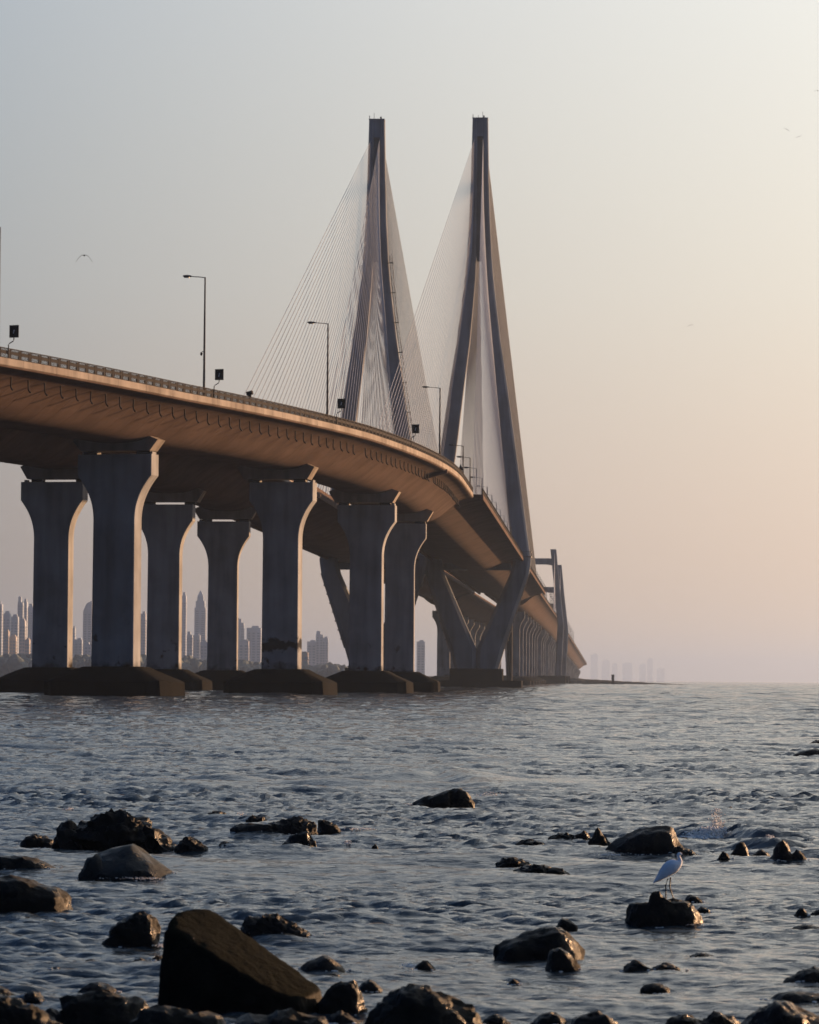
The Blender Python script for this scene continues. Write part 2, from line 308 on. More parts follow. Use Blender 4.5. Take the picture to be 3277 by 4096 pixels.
def build_deck(ax, name, label, near0, s_cable, pipes):
    org = ax.p(0, 0, 0); t = thing(name, label, 'bridge', org)
    P = section()
    s = near0
    while s < s_cable - .1:                          # precast segments, each its own piece with an open joint
        e = min(s + 3.0, s_cable)
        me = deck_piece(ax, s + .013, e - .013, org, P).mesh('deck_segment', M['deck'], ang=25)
        link('deck_segment', me, t); s = e
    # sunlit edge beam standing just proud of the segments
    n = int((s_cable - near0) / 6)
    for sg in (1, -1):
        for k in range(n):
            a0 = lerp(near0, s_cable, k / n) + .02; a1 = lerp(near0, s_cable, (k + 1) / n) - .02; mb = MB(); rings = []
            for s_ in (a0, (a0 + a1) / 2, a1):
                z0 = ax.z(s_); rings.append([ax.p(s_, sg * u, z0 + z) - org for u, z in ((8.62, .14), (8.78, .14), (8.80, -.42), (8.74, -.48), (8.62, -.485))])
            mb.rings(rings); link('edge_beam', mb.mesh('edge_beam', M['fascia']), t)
    # cable span: wider section, its soffit flattened so that it catches less sun
    s = s_cable + .3; PC = cable_section(); PN = PC; s_end = 748.0
    cuts = list(np.arange(s, PY_S - 4, 10.0)) + [PY_S - 4, PY_S + 4] + list(np.arange(PY_S + 14, s_end, 10.0)) + [s_end]
    for a, b_ in zip(cuts[:-1], cuts[1:]):
        at_py = abs((a + b_) / 2 - PY_S) < 4
        link('cable_span_segment', deck_piece(ax, a + .02, b_ - .02, org, PN if at_py else PC).mesh('cable_span_segment', M['deck'], ang=25), t)
    s = s_end + .2
    while s < 2690:
        e = min(s + 25, 2695); link('far_span_segment', deck_piece(ax, s, e - .05, org, P, 2).mesh('far_span_segment', M['deck'], ang=25), t); s = e
    # cross diaphragms over the piers
    for s in ((0, 50, 100, 150) if ax is WEST else (5, 55, 104, 150)):
        mb = MB(); z0 = ax.z(s) - 28.65; h = .95
        pf = [(-3.55, 23.4), (3.55, 23.4), (4.35, 24.75), (3.0, 25.3), (-3.0, 25.3), (-4.35, 24.75)]
        mb.rings([[ax.p(s + q, u, z + z0 * (.35 if z < 24 else 1)) - org for u, z in pf] for q in (-h, h)]); link('pier_diaphragm', mb.mesh('pier_diaphragm', M['fascia'], sm=False), t)
    if pipes:
        mb = MB(); s = 111.0; z0 = ax.z(s); mb.rings([[ax.p(s + q, u, z0 + z) - org for u, z in ((5.9, -1.75), (8.9, -.95), (8.9, -.45), (8.0, -.6), (6.5, -1.2))] for q in (-.3, .3)]); link('joint_bracket', mb.mesh('joint_bracket', M['deck'], sm=False), t)
        mb = MB(); mb.tube([(0, 0, .25), (0, 0, -.62), (.02, 0, -.86), (.12, 0, -1.05), (.26, 0, -1.14)], .07, 8); pm = mb.mesh('drain_pipe', M['pipe'], ang=60)
        s = near0 + 1.5; k = 0
        while s < s_cable - 6:
            if not (12 < (s + 3) % 50 < 13.6):
                o = link('drain_pipe', pm, t); u = 6.85 if s < s_cable else 8.3
                o.location = ax.p(s, u, ax.z(s) - 1.02 - (.1 if s > s_cable else 0)) - org; o.rotation_euler = (0, R(random.uniform(-4, 4)), -ax.ang(s))
            s += 3.0; k += 1
    return t
deck_w = build_deck(WEST, 'bridge_deck', 'near curved concrete bridge deck, brown fish-belly underside edged by sunlit strip', -110, 178, True)
deck_e = build_deck(EAST, 'bridge_deck', 'far concrete bridge deck mostly hidden behind the near curving deck', -60, 178, False)

# parapets
def panel_mesh(L_):
    mb = MB(); mb.box((0, 0, .06), (.07, L_, .06)); mb.box((0, 0, .93), (.09, L_, .07)); mb.box((0, 0, .70), (.05, L_, .04))
    mb.box((0, -.03, .54), (.045, L_ * .96, .26)); mb.box((-.02, L_ * .5 - .16, .46), (.12, .30, .80)); mb.box((0, -L_ * .5 + .05, .49), (.10, .09, .94))
    n = 9
    for k in range(n):
        y = -L_ / 2 + .12 + (L_ - .5) * k / (n - 1); mb.box((0, y, .80), (.03, .04, .22)); mb.box((0, y, .24), (.03, .04, .34))
    return mb.mesh('railing_panel', M['rail'], sm=False)
def build_rail(ax, s0, s1, name, label):
    org = ax.p(s0, 8.6, 28.81); t = thing(name, label, 'railing', org); pm = panel_mesh(1.74); s = s0
    while s < s1:
        o = link('railing_panel', pm, t); o.location = ax.p(s + .875, 8.66, ax.z(s) + .14) - org; o.rotation_euler = (0, 0, -ax.ang(s + .875)); o.scale = (1, 1, .9); s += 1.75
    # the far run, too small to pick panels apart
    mb = MB(); s = s1 + .4
    while s < 2600:
        e = min(s + 9, 2600); w = 10.05 if 178 < s < 748 else 8.6
        for zz, hh in ((.15, .16), (.50, .34), (.93, .08)):
            rings = [[ax.p(q, w + uu, ax.z(q) + zz + vv * hh) - org for uu, vv in ((-.03, -.5), (.03, -.5), (.03, .5), (-.03, .5))] for q in (s, e)]; mb.rings(rings)
        for q in np.arange(s, e, 3.0 if s < 760 else 9.0): mb.box(ax.p(q, w, ax.z(q) + .5) - org, (.12, .2, 1.0))
        s = e
    o = link('far_railing_run', mb.mesh('far_railing_run', M['rail'], sm=False), t); o['kind'] = 'stuff'
    return t
build_rail(WEST, -75, 178, 'bridge_railing', 'dark slatted steel railing along the sea-side edge of the near deck')
def plain_rail(ax, u, s0, s1, name, label):
    org = ax.p(s0, u, 28.65); mb = MB(); s = s0
    while s < s1:
        e = min(s + 9, s1); w = u * (10.05 / 8.6) if 178 < s < 748 else u
        rings = [[ax.p(q, w + uu, ax.z(q) + vv) - org for uu, vv in ((-.22, 0), (.22, 0), (.1, .35), (.08, .85), (-.08, .85), (-.1, .35))] for q in (s, e)]; mb.rings(rings); s = e
    o = link(name, mb.mesh(name, M['deck'])); o.location = org; tag(o, label, 'barrier')
plain_rail(WEST, -8.4, -105, 2600, 'crash_barrier', 'concrete crash barrier along the inner edge of the near deck')
plain_rail(EAST, 8.4, -55, 2600, 'crash_barrier', 'concrete crash barrier on the far deck edge facing the near deck')
plain_rail(EAST, -8.4, -55, 2600, 'crash_barrier', 'concrete crash barrier on the landward edge of the far deck')

# ------------------------------------------------------------------ piers
def pier_profile(top):
    hb_, fl = top - 2.0, top - 6.35; P = [(2.02, 2.6), (1.98, fl)]
    for k in range(1, 13):
        t = k / 12; P.append((1.98 + 1.57 * t ** 2.25, lerp(fl, hb_, t)))
    P.append((3.55, top)); return P
PIER_CACHE = {}
def pier_meshes(top):
    key = round(top * 2) / 2 if top < 22 else round(top, 2)
    if key in PIER_CACHE: return PIER_CACHE[key]
    P = pier_profile(top); c = .07; D = .95; out = P + [(-u, z) for u, z in P[::-1]]
    def inset(q): return [((abs(u) - q) * (1 if u > 0 else -1), z) for u, z in out]
    mb = MB(); mb.rings([[(u, y, z) for u, z in inset(q)] for y, q in ((-D, c), (-D + c, 0), (D - c, 0), (D, c))]); col = mb.mesh('column', M['pier'], ang=22)
    mb = MB(); A, B = 5.6, 4.2
    def ring(a, b_, z, ch=1.1):
        P8 = [(a - ch, -b_), (a, -b_ + ch), (a, b_ - ch), (a - ch, b_), (-a + ch, b_), (-a, b_ - ch), (-a, -b_ + ch), (-a + ch, -b_)]; out = []
        for i in range(8):
            for k_ in range(5):
                t = k_ / 5; x = lerp(P8[i][0], P8[(i + 1) % 8][0], t); y = lerp(P8[i][1], P8[(i + 1) % 8][1], t); j = .16 if .5 < z < 2.6 else .04
                out.append((x * (1 + j * .35 * noise.noise((x * .9, y * .9, z))), y * (1 + j * .35 * noise.noise((x * .9, y * .9, z + 7))), z + j * noise.noise((x * 1.7, y * 1.7, z * 3))))
        return out
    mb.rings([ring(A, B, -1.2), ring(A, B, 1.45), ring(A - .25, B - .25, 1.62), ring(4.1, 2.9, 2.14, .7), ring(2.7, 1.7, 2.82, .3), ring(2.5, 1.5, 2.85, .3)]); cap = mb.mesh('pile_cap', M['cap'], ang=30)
    mb = MB(); mb.box((0, 0, 0), (1.3, .95, .30)); br = mb.mesh('bearing', M['bearing'], sm=False)
    mb = MB(); mb.box((0, 0, 0), (.5, 1.2, .36)); sb = mb.mesh('stop_block', M['pier'], sm=False)
    PIER_CACHE[key] = (col, cap, br, sb); return PIER_CACHE[key]
def pier(ax, s, label, group, du=0.0, cap=True):
    z = ax.z(s) - 28.65; z = z * .35 if s < 200 else z; top = 23.08 + z; col, cp, br, sb = pier_meshes(top)
    t = thing('bridge_pier', label, 'bridge pier', ax.p(s, du, 0), -ax.ang(s), group)
    link('column', col, t)
    if cap: link('pile_cap', cp, t)
    if s < 200:
        for u in (-2.55, 2.55):
            o = link('bearing', br, t); o.location = (u - du, 0, top + .16)
        for u in (-3.2, 3.3):
            o = link('stop_block', sb, t); o.location = (u, .1, top + .13); o.scale = (.55, .8, .7)
    return t
G1, G2 = 'piers under the near deck', 'piers under the far deck'
pier(WEST, 0, 'tallest nearest concrete pier with flared head and sunlit right edge', G1, -.05).scale = (1.06, 1, 1)
sc_p = pier(WEST, 50, 'flared concrete pier with dark scorch marks across its foot', G1, .62)
for c_ in sc_p.children:
    if c_.name.startswith('column'): c_.data = c_.data.copy(); c_.data.materials[0] = M['pier_scorched']
pier(WEST, 100, 'flared pier just left of the V-shaped pylon legs, third along the near deck', G1, .3)
pier(WEST, 150, 'last flared pier before the cable span, tucked behind its neighbour', G1, -.15)
pier(EAST, 55, 'leftmost flared pier, standing at the left edge before the city', G2, -.7)
pier(EAST, 104, 'flared pier behind the nearest tall pier, second under the far deck', G2, -.55)
pier(EAST, 150, 'smaller flared pier framed by gaps of sky, third under the far deck', G2, -.25)
G3 = 'row of distant piers under the far end of the bridge'
k = 0
for s in np.arange(765, 2620, 50):
    if abs(s - 1100) < 30 or abs(s - 1295) < 30: continue
    pier(WEST, float(s), 'distant flared pier in the hazy row beneath the bridge beyond the tall pylons', G3)
    if s < 1300: pier(EAST, float(s), 'distant flared pier in the hazy row beneath the bridge beyond the tall pylons', G3)

# ------------------------------------------------------------------ tall pylons
def leg(mb, rows, d0, d1, ch=.32):
    """rows: (centre u, z, width); depth runs from d0 (first row) to d1"""
    rings = []
    for i, (u, z, w) in enumerate(rows):
        d = lerp(d0, d1, i / (len(rows) - 1)) / 2; a = w / 2; c = min(ch * (.5 + w / 4), a * .8)
        rings.append([(u + a - c, -d, z), (u + a, -d + c, z), (u + a, d - c, z), (u + a - c, d, z), (u - a + c, d, z), (u - a, d - c, z), (u - a, -d + c, z), (u - a + c, -d, z)])
    mb.rings(rings)
UP = [(9.85, 28.0, 3.9), (8.05, 41.5, 3.65), (6.25, 55, 3.45), (4.65, 67.4, 3.15), (3.4, 76.5, 2.85), (2.55, 84.7, 2.5), (2.05, 90, 2.25), (1.75, 95.2, 1.95), (1.5, 103, 1.6), (1.32, 112.6, 1.3), (1.17, 126, 1.05)]
LOW = [(2.3, 3.3, 4.5), (3.08, 8.6, 6.05), (5.3, 14.5, 5.3), (9.3, 25.0, 4.15), (9.75, 27.2, 3.95), (9.85, 28.02, 3.91)]
cyl = MB(); cyl.tube([(0, 0, 0), (0, 0, 1)], 1.0, 6); CYL = cyl.mesh('stay_cable', M['cable'], ang=60)
def upc(z):
    zs = [r_[1] for r_ in UP]; return float(np.interp(z, zs, [r_[0] for r_ in UP]))
def pylon(ax, label):
    base = ax.p(PY_S, 0, 0); a = ax.ang(PY_S); t = thing('bridge_pylon', label, 'bridge pylon', base, -a, 'twin cable-stay pylons')
    for sg in (-1, 1):
        mb = MB(); leg(mb, [(u * sg, z, w) for u, z, w in UP], 4.4, 3.2); link('upper_leg', mb.mesh('upper_leg', M['pylon'], ang=20), t)
        mb = MB(); leg(mb, [(u * sg, z, w) for u, z, w in LOW], 5.0, 4.4, .45); link('lower_leg', mb.mesh('lower_leg', M['pylon'], ang=20), t)
        # raised ribs on the outer corner of the lower leg
        mb = MB()
        for y in (-2.15, -.6): mb.tube([((u + w / 2 + .04) * sg, y, z) for u, z, w in LOW[1:4]], .11, 6)
        link('corner_rib', mb.mesh('corner_rib', M['fascia']), t)
        for fr in (.12, .24, .36, .48, .6, .72, .84):          # small clamp boxes along the rib
            u = lerp(LOW[1][0] + LOW[1][2] / 2, LOW[3][0] + LOW[3][2] / 2, fr) + .08; mb = MB(); mb.box((u * sg, -2.2, lerp(8.6, 25, fr)), (.4, .4, .3)); link('rib_clamp', mb.mesh('rib_clamp', M['galv'], sm=False), t)
    mb = MB(); mb.rings([[(sx * w, y, z) for sx, y in ((-1, .2), (1, .2), (1, 1.5), (-1, 1.5))] for z, w in ((94.5, .55), (97, .95), (104, .85), (122.5, .8))]); link('recess_wall', mb.mesh('recess_wall', M['pylon'], sm=False), t)
    mb = MB(); mb.box((0, 0, 124.0), (1.5, 3.0, 3.9)); mb.box((0, 0, 126.1), (3.45, 3.35, .24)); link('pylon_head', mb.mesh('pylon_head', M['pylon'], sm=False), t)
    mb = MB(); mb.box((-1.6, -1.4, 126.55), (.14, .14, .8)); mb.box((.75, .6, 126.6), (.3, .3, .8)); link('head_equipment', mb.mesh('head_equipment', M['metal'], sm=False), t)
    for u, h in ((-.7 if ax is EAST else .5, 1.6), (.95 if ax is EAST else -.5, .8)):
        mb = MB(); mb.tube([(u, 0, 126.1), (u, 0, 126.2 + h)], .05, 6); link('antenna', mb.mesh('antenna', M['metal']), t)
    mb = MB(); mb.box((0, 0, 26.7), (15.0, 3.2, 1.5)); link('cross_beam', mb.mesh('cross_beam', M['pylon'], sm=False), t)
    mb = MB(); mb.box((0, 0, 2.9), (11.6, 8.4, 2.6)); mb.box((0, 0, .2), (20, 14, 2.9)); link('pile_cap', mb.mesh('pile_cap', M['cap'], sm=False), t)
    for sg in (-1, 1):                                        # service platform round each leg at deck level
        mb = MB(); w = 3.9; d = 5.4; u0 = 9.95 * sg
        for zz in (28.9, 30.0):
            for yy in (-d / 2, d / 2): mb.box((u0, yy, zz), (w, .12, .12 if zz > 29 else .3))
            for xx in (-w / 2, w / 2): mb.box((u0 + xx, 0, zz), (.12, d, .12 if zz > 29 else .3))
        for yy in np.linspace(-d / 2, d / 2, 5):
            for xx in (-w / 2, w / 2): mb.box((u0 + xx, yy, 29.45), (.09, .09, 1.1))
        link('service_platform', mb.mesh('service_platform', M['galv'], sm=False), t)
    inv = Matrix.Rotation(a, 4, 'Z') @ Matrix.Translation(-base)
    for sg in (-1, 1):
        for dr in (-1, 1):
            for i in range(33):
                zt = 97.0 + i * .76; q = Vector((sg * (upc(zt) * (.55 if sg * dr < 0 else .95)), dr * 1.7, zt)); s = PY_S + dr * (25 + i * (6.8 if dr > 0 else 7.1))
                e = inv @ ax.p(s, sg * ((9.55 if sg < 0 else 8.2) if dr < 0 else 9.0 if sg > 0 else 6.4), 28.7); v = q - e
                o = link('stay_cable', CYL, t); o.location = e; o.rotation_euler = v.to_track_quat('Z', 'Y').to_euler(); o.scale = (.055, .055, v.length)
    return t
pyl_w = pylon(WEST, 'right-hand tall pylon with V legs straddling the near deck, cables fanning left')
pyl_e = pylon(EAST, 'left-hand tall pylon carrying the far deck, lattice hoist on its right leg'); pyl_e.scale = (1, 1, .9935)
# hoist mast leaning along the right leg of the left-hand pylon
hp = thing('hoist_mast', 'thin lattice hoist mast leaning along the right leg of the left-hand pylon', 'hoist', EAST.p(PY_S, 0, 0), -EAST.ang(PY_S))
def hu(z): return float(np.interp(z, [28.65, 41.5, 55, 67.4, 84.7, 95], [12.4, 10.3, 8.35, 6.6, 4.25, 3.35]))
mb = MB()
for du in (-.28, .28):
    for y in (-1.9, -1.4): mb.tube([(hu(z) + du, y, z) for z in np.linspace(28.65, 95, 12)], .045, 5)
link('mast_rail', mb.mesh('mast_rail', M['metal']), hp)
mb = MB()
for i, z in enumerate(np.arange(29.5, 95, 1.1)):
    mb.tube([(hu(z) - .28, -1.9, z), (hu(z) + .28, -1.9, z + .02)], .035, 4); sgn = 1 if i % 2 else -1
    mb.tube([(hu(z) - .28 * sgn, -1.9, z), (hu(z + 1.1) + .28 * sgn, -1.9, z + 1.1)], .025, 4)
link('lattice_rung', mb.mesh('lattice_rung', M['metal']), hp)['kind'] = 'stuff'
for z in np.arange(34, 95, 6.6):
    mb = MB(); mb.tube([(hu(z) - .3, -1.7, z), (upc(z) + .6, -1.7, z - .15)], .07, 5); mb.box((hu(z), -1.65, z), (.85, .75, .16)); link('tie_bracket', mb.mesh('tie_bracket', M['metal']), hp)
# dark vertical streak, built as a slender black column with a head plate
for s, u, zt, lab in ((600, 3.2, 24.2, 'dark slender steel column among the far piers right of the V legs'),):
    o = WEST.p(s, u, 0); t = thing('dark_column', lab, 'column', o); mb = MB(); mb.tube([(0, 0, -1), (0, 0, zt)], .75, 12); link('shaft', mb.mesh('shaft', M['black'], ang=60), t)
    mb = MB(); mb.box((0, 0, zt - .2), (2.6, 2.0, .3)); link('head_plate', mb.mesh('head_plate', M['metal'], sm=False), t)

# ------------------------------------------------------------------ the second, lower pair of pylons far down the bridge
def low_pylon(ax, s, label):
    zt = 55.0; t = thing('distant_pylon', label, 'bridge pylon', ax.p(s, 0, 0), -ax.ang(s), 'lower pylons far down the bridge')
    for sg in (-1, 1):
        mb = MB(); leg(mb, [(9.9 * sg, 3, 2.6), (10.9 * sg, 24, 2.7), (10.4 * sg, 29, 2.5), (9.0 * sg, 42, 2.3), (7.7 * sg, zt, 2.4)], 4, 3.2); link('pylon_leg', mb.mesh('pylon_leg', M['pylon'], ang=20), t)
    for z, h in ((50.0, 2.6), (38.5, 2.2)) if s < 1200 else ((36, 2.2),):
        mb = MB(); mb.rings([[(u, -1.2, z + v * h) for u, v in ((-9.2, -.7), (-5, -.45), (5, -.45), (9.2, -.7), (9.2, .5), (-9.2, .5))], [(u, 1.2, z + v * h) for u, v in ((-9.2, -.7), (-5, -.45), (5, -.45), (9.2, -.7), (9.2, .5), (-9.2, .5))]]); link('cross_beam', mb.mesh('cross_beam', M['pylon'], sm=False), t)
    mb = MB(); mb.box((0, 0, 1), (26, 10, 5)); link('pile_cap', mb.mesh('pile_cap', M['cap'], sm=False), t)
    inv = Matrix.Rotation(ax.ang(s), 4, 'Z') @ Matrix.Translation(-ax.p(s))
    for sg in (-1, 1):
        for dr in (-1, 1):
            for i in range(9):
                q = Vector((sg * 8.2, 0, 45 + i * 1.1)); e = inv @ ax.p(s + dr * (12 + i * 7.5), sg * 8.9, ax.z(s) + .1); v = q - e
                o = link('stay_cable', CYL, t); o.location = e; o.rotation_euler = v.to_track_quat('Z', 'Y').to_euler(); o.scale = (.09, .09, v.length)
    return t
low_pylon(WEST, 1100, 'nearer of two lower H-shaped pylons in the haze right of the tall pylons')
low_pylon(WEST, 1295, 'farther of two lower H-shaped pylons in the haze, partly behind its twin')

# ------------------------------------------------------------------ lamps, signs and small things on the deck
def lamp_parts(h, arm):
    mb = MB(); mb.tube([(0, 0, -.1), (0, 0, .5), (0, 0, 1.2), (0, 0, h - .15), (0, 0, h)], [.15, .15, .12, .075, .07], 8); pole = mb.mesh('pole', M['metal'], ang=60)
    mb = MB(); mb.tube([(.02, 0, h - .06), (-.5, 0, h + .03), (-arm, 0, h + .10)], .045, 6); am = mb.mesh('arm', M['metal'], ang=60)
    mb = MB(); rings = []
    for t, w, v in ((0, .06, .05), (.15, .13, .09), (.45, .19, .12), (.8, .17, .10), (.95, .06, .04)):
        c = (-arm - t * .95, 0, h + .12 + .05 * t); rings.append([(c[0], math.cos(q) * w, c[2] + math.sin(q) * v) for q in np.linspace(0, 2 * math.pi, 9)[:-1]])
    mb.rings(rings); hd = mb.mesh('lamp_head', M['metal'], ang=60)
    mb = MB(); mb.box((-arm - .5, 0, h + .03), (.5, .22, .06)); ls = mb.mesh('lamp_glass', M['lens'], sm=False)
    return pole, am, hd, ls
LP = lamp_parts(11.0, 1.35); LQ = lamp_parts(6.6, 1.15)
def lamp(ax, s, u, parts, label, zs=1.0, group='street lamps along the near deck'):
    t = thing('street_lamp', label, 'street lamp', ax.p(s, u, ax.z(s) + .0), -ax.ang(s), group); t.scale = (1, 1, zs)
    for n_, m_ in zip(('pole', 'arm', 'lamp_head', 'lamp_glass'), parts): link(n_, m_, t)
    return t
lamp(WEST, -41.5, 8.35, LP, 'cropped street lamp pole at the very left edge of the photo')
l1 = lamp(WEST, .6, 8.35, LP, 'tallest street lamp against open sky, small camera on its pole', 1.045)
lamp(WEST, 39.2, 8.35, LP, 'street lamp crossing the left pylon cable fan, second full lamp from left', .97)
lamp(WEST, 107, 8.35, LP, 'street lamp between the two tall pylons, third full lamp from left', .86)
mb = MB(); mb.tube([(0, 0, 4.25), (-.22, 0, 4.25), (-.28, 0, 4.15)], .03, 6); mb.tube([(-.3, 0, 4.2), (-.3, 0, 4.05), (-.3, 0, 3.9)], [.09, .13, .07], 8); link('camera', mb.mesh('camera', M['black'], ang=60), l1)
ords = ['first', 'second', 'third', 'fourth', 'fifth', 'sixth', 'seventh']
for i in range(30):
    s = 172 + i * 26.6
    if abs(s - PY_S) < 6: s += 8
    lab = ('%s short street lamp in the row inside the right pylon cable fan' % ords[i]) if i < 7 else 'tiny distant street lamp in the row running down the far bridge'
    lamp(WEST, s, 7.5, LQ, lab)
for i in range(24):
    lamp(WEST, 985 + i * 36, 8.2, LQ, 'tiny distant street lamp in the row running down the far bridge', 1.15)
def sign(s, label, w=.86, h=1.0, glyph=True, tri_=False):
    t = thing('road_sign', label, 'sign', WEST.p(s, 8.75, WEST.z(s) + .16), -WEST.ang(s), 'black signs along the railing')
    mb = MB(); mb.tube([(0, 0, .05), (0, 0, 1.12), (.08, 0, 1.22), (.46, 0, 1.42), (.5, 0, 1.50), (.5, 0, 1.85)], .045, 8); link('bent_pole', mb.mesh('bent_pole', M['metal'], ang=60), t)
    mb = MB(); mb.box((.5, .02, 2.2), (w, .05, h)); pl = link('plate', mb.mesh('plate', M['black'], sm=False), t)
    mb = MB(); mb.box((.5, -.012, 2.2), (w - .05, .014, h - .05)); mb.box((.5, 0, 2.2 + h / 2 + .02), (w + .03, .07, .035)); link('rim', mb.mesh('rim', M['black'], sm=False), pl)
    if glyph:
        mb = MB(); rt = Matrix.Rotation(R(12), 3, 'Y'); mb.box((.5, -.03, 2.18), (.055, .016, .26), rt); mb.box((.545, -.03, 2.33), (.09, .016, .035), rt); mb.box((.465, -.03, 2.05), (.07, .016, .03), rt); link('symbol', mb.mesh('symbol', M['white'], sm=False), pl)
    return t
sign(-40.5, 'black square sign on cranked pole at the left end of the railing')
sign(2.2, 'black square sign on cranked pole just right of the tallest lamp')
sign(41.5, 'black square sign on cranked pole right of the second full lamp')
sign(80.0, 'black square sign on cranked pole before the left pylon right leg')
t = thing('floodlight', 'small black floodlight box tilted up on the railing left of the cables', 'floodlight', WEST.p(12.2, 8.66, WEST.z(12.2) + 1.0), -WEST.ang(12.2))
mb = MB(); mb.box((0, 0, .35), (.6, .4, .36), Matrix.Rotation(R(-14), 3, 'Y')); link('housing', mb.mesh('housing', M['black'], sm=False), t); mb = MB(); mb.box((0, 0, .07), (.35, .1, .2)); link('bracket', mb.mesh('bracket', M['metal'], sm=False), t)
t = thing('warning_sign', 'small dark triangular sign by the lamps at the deck bend', 'sign', WEST.p(139, 8.5, 28.65), -WEST.ang(139))
mb = MB(); mb.tube([(0, 0, 0), (0, 0, 1.2)], .05, 6); link('post', mb.mesh('post', M['metal']), t); mb = MB(); mb.rings([[(-.42, y, 1.1), (.42, y, 1.1), (0, y, 1.95)] for y in (-.03, .03)]); link('plate', mb.mesh('plate', M['black'], sm=False), t)

# ------------------------------------------------------------------ far shore, city and the low spit on the right
land_m = concrete('shore_earth', (.06, .065, .055), .4, False, .02)
mb = MB(); rows_ = []
for k in range(41):
    x = lerp(-1500, 40, k / 40); t = k / 40; yf = 2950 + 250 * t + 30 * noise.noise((x * .01, 0, 3)); hh = 4.5 + 2.5 * noise.noise((x * .008, 1, 1))
    rows_.append([(x, yf, -1), (x, yf + 12, hh * .5), (x, yf + 60, hh), (x, yf + 2600, hh + 2), (x, yf + 2600, -1)])
mb.rings(rows_); tag(link('far_shore', mb.mesh('far_shore', land_m, ang=60)), kind='structure')
fol_m, N, L, b_ = mat('far_foliage', (.05, .065, .04), .9)
nz = N.new('ShaderNodeTexNoise'); nz.inputs['Scale'].default_value = .12; g = N.new('ShaderNodeNewGeometry'); L.new(g.outputs[0], nz.inputs[0]); rp = ramp(N, [(.35, (.045, .065, .055)), (.65, (.09, .115, .095))]); L.new(nz.outputs[0], rp.inputs[0]); L.new(rp.outputs[0], b_.inputs[0])
bm = bmesh.new(); bmesh.ops.create_icosphere(bm, subdivisions=2, radius=1); icv = [v.co.copy() for v in bm.verts]; icf = [tuple(v.index for v in f.verts) for f in bm.faces]; bm.free()
mb = MB()
for k in range(760):
    x = random.uniform(-700, 30); px = 1638 + x / 3030 * FOC; tall = float(np.interp(px, [-2000, 0, 300, 700, 900, 1150, 1400, 1700], [21, 21, 20.5, 20, 17, 15, 13, 3]))
    y = random.uniform(3000, 3140) + (x + 700) * .16; r_ = random.uniform(4, 9) * min(1, tall / 10); top = tall * random.uniform(.55, 1.05)
    o3 = Vector((random.random() * 90, random.random() * 90, 0))
    zc = max(r_ * .4, top - r_ * .9)
    mb.add([(x + v.x * r_ * (1 + .45 * noise.noise(v * 1.7 + o3)), y + v.y * r_, zc + v.z * r_ * (1.0 + .5 * noise.noise(v * 2.1 + o3))) for v in icv], icf)
    if k % 2: mb.box((x, y, zc * .4), (.8, .8, zc * .9))
tag(link('shore_trees', mb.mesh('shore_trees', fol_m, sm=False)), 'dark tree belt along the far shore below the city towers', None, None, 'stuff')

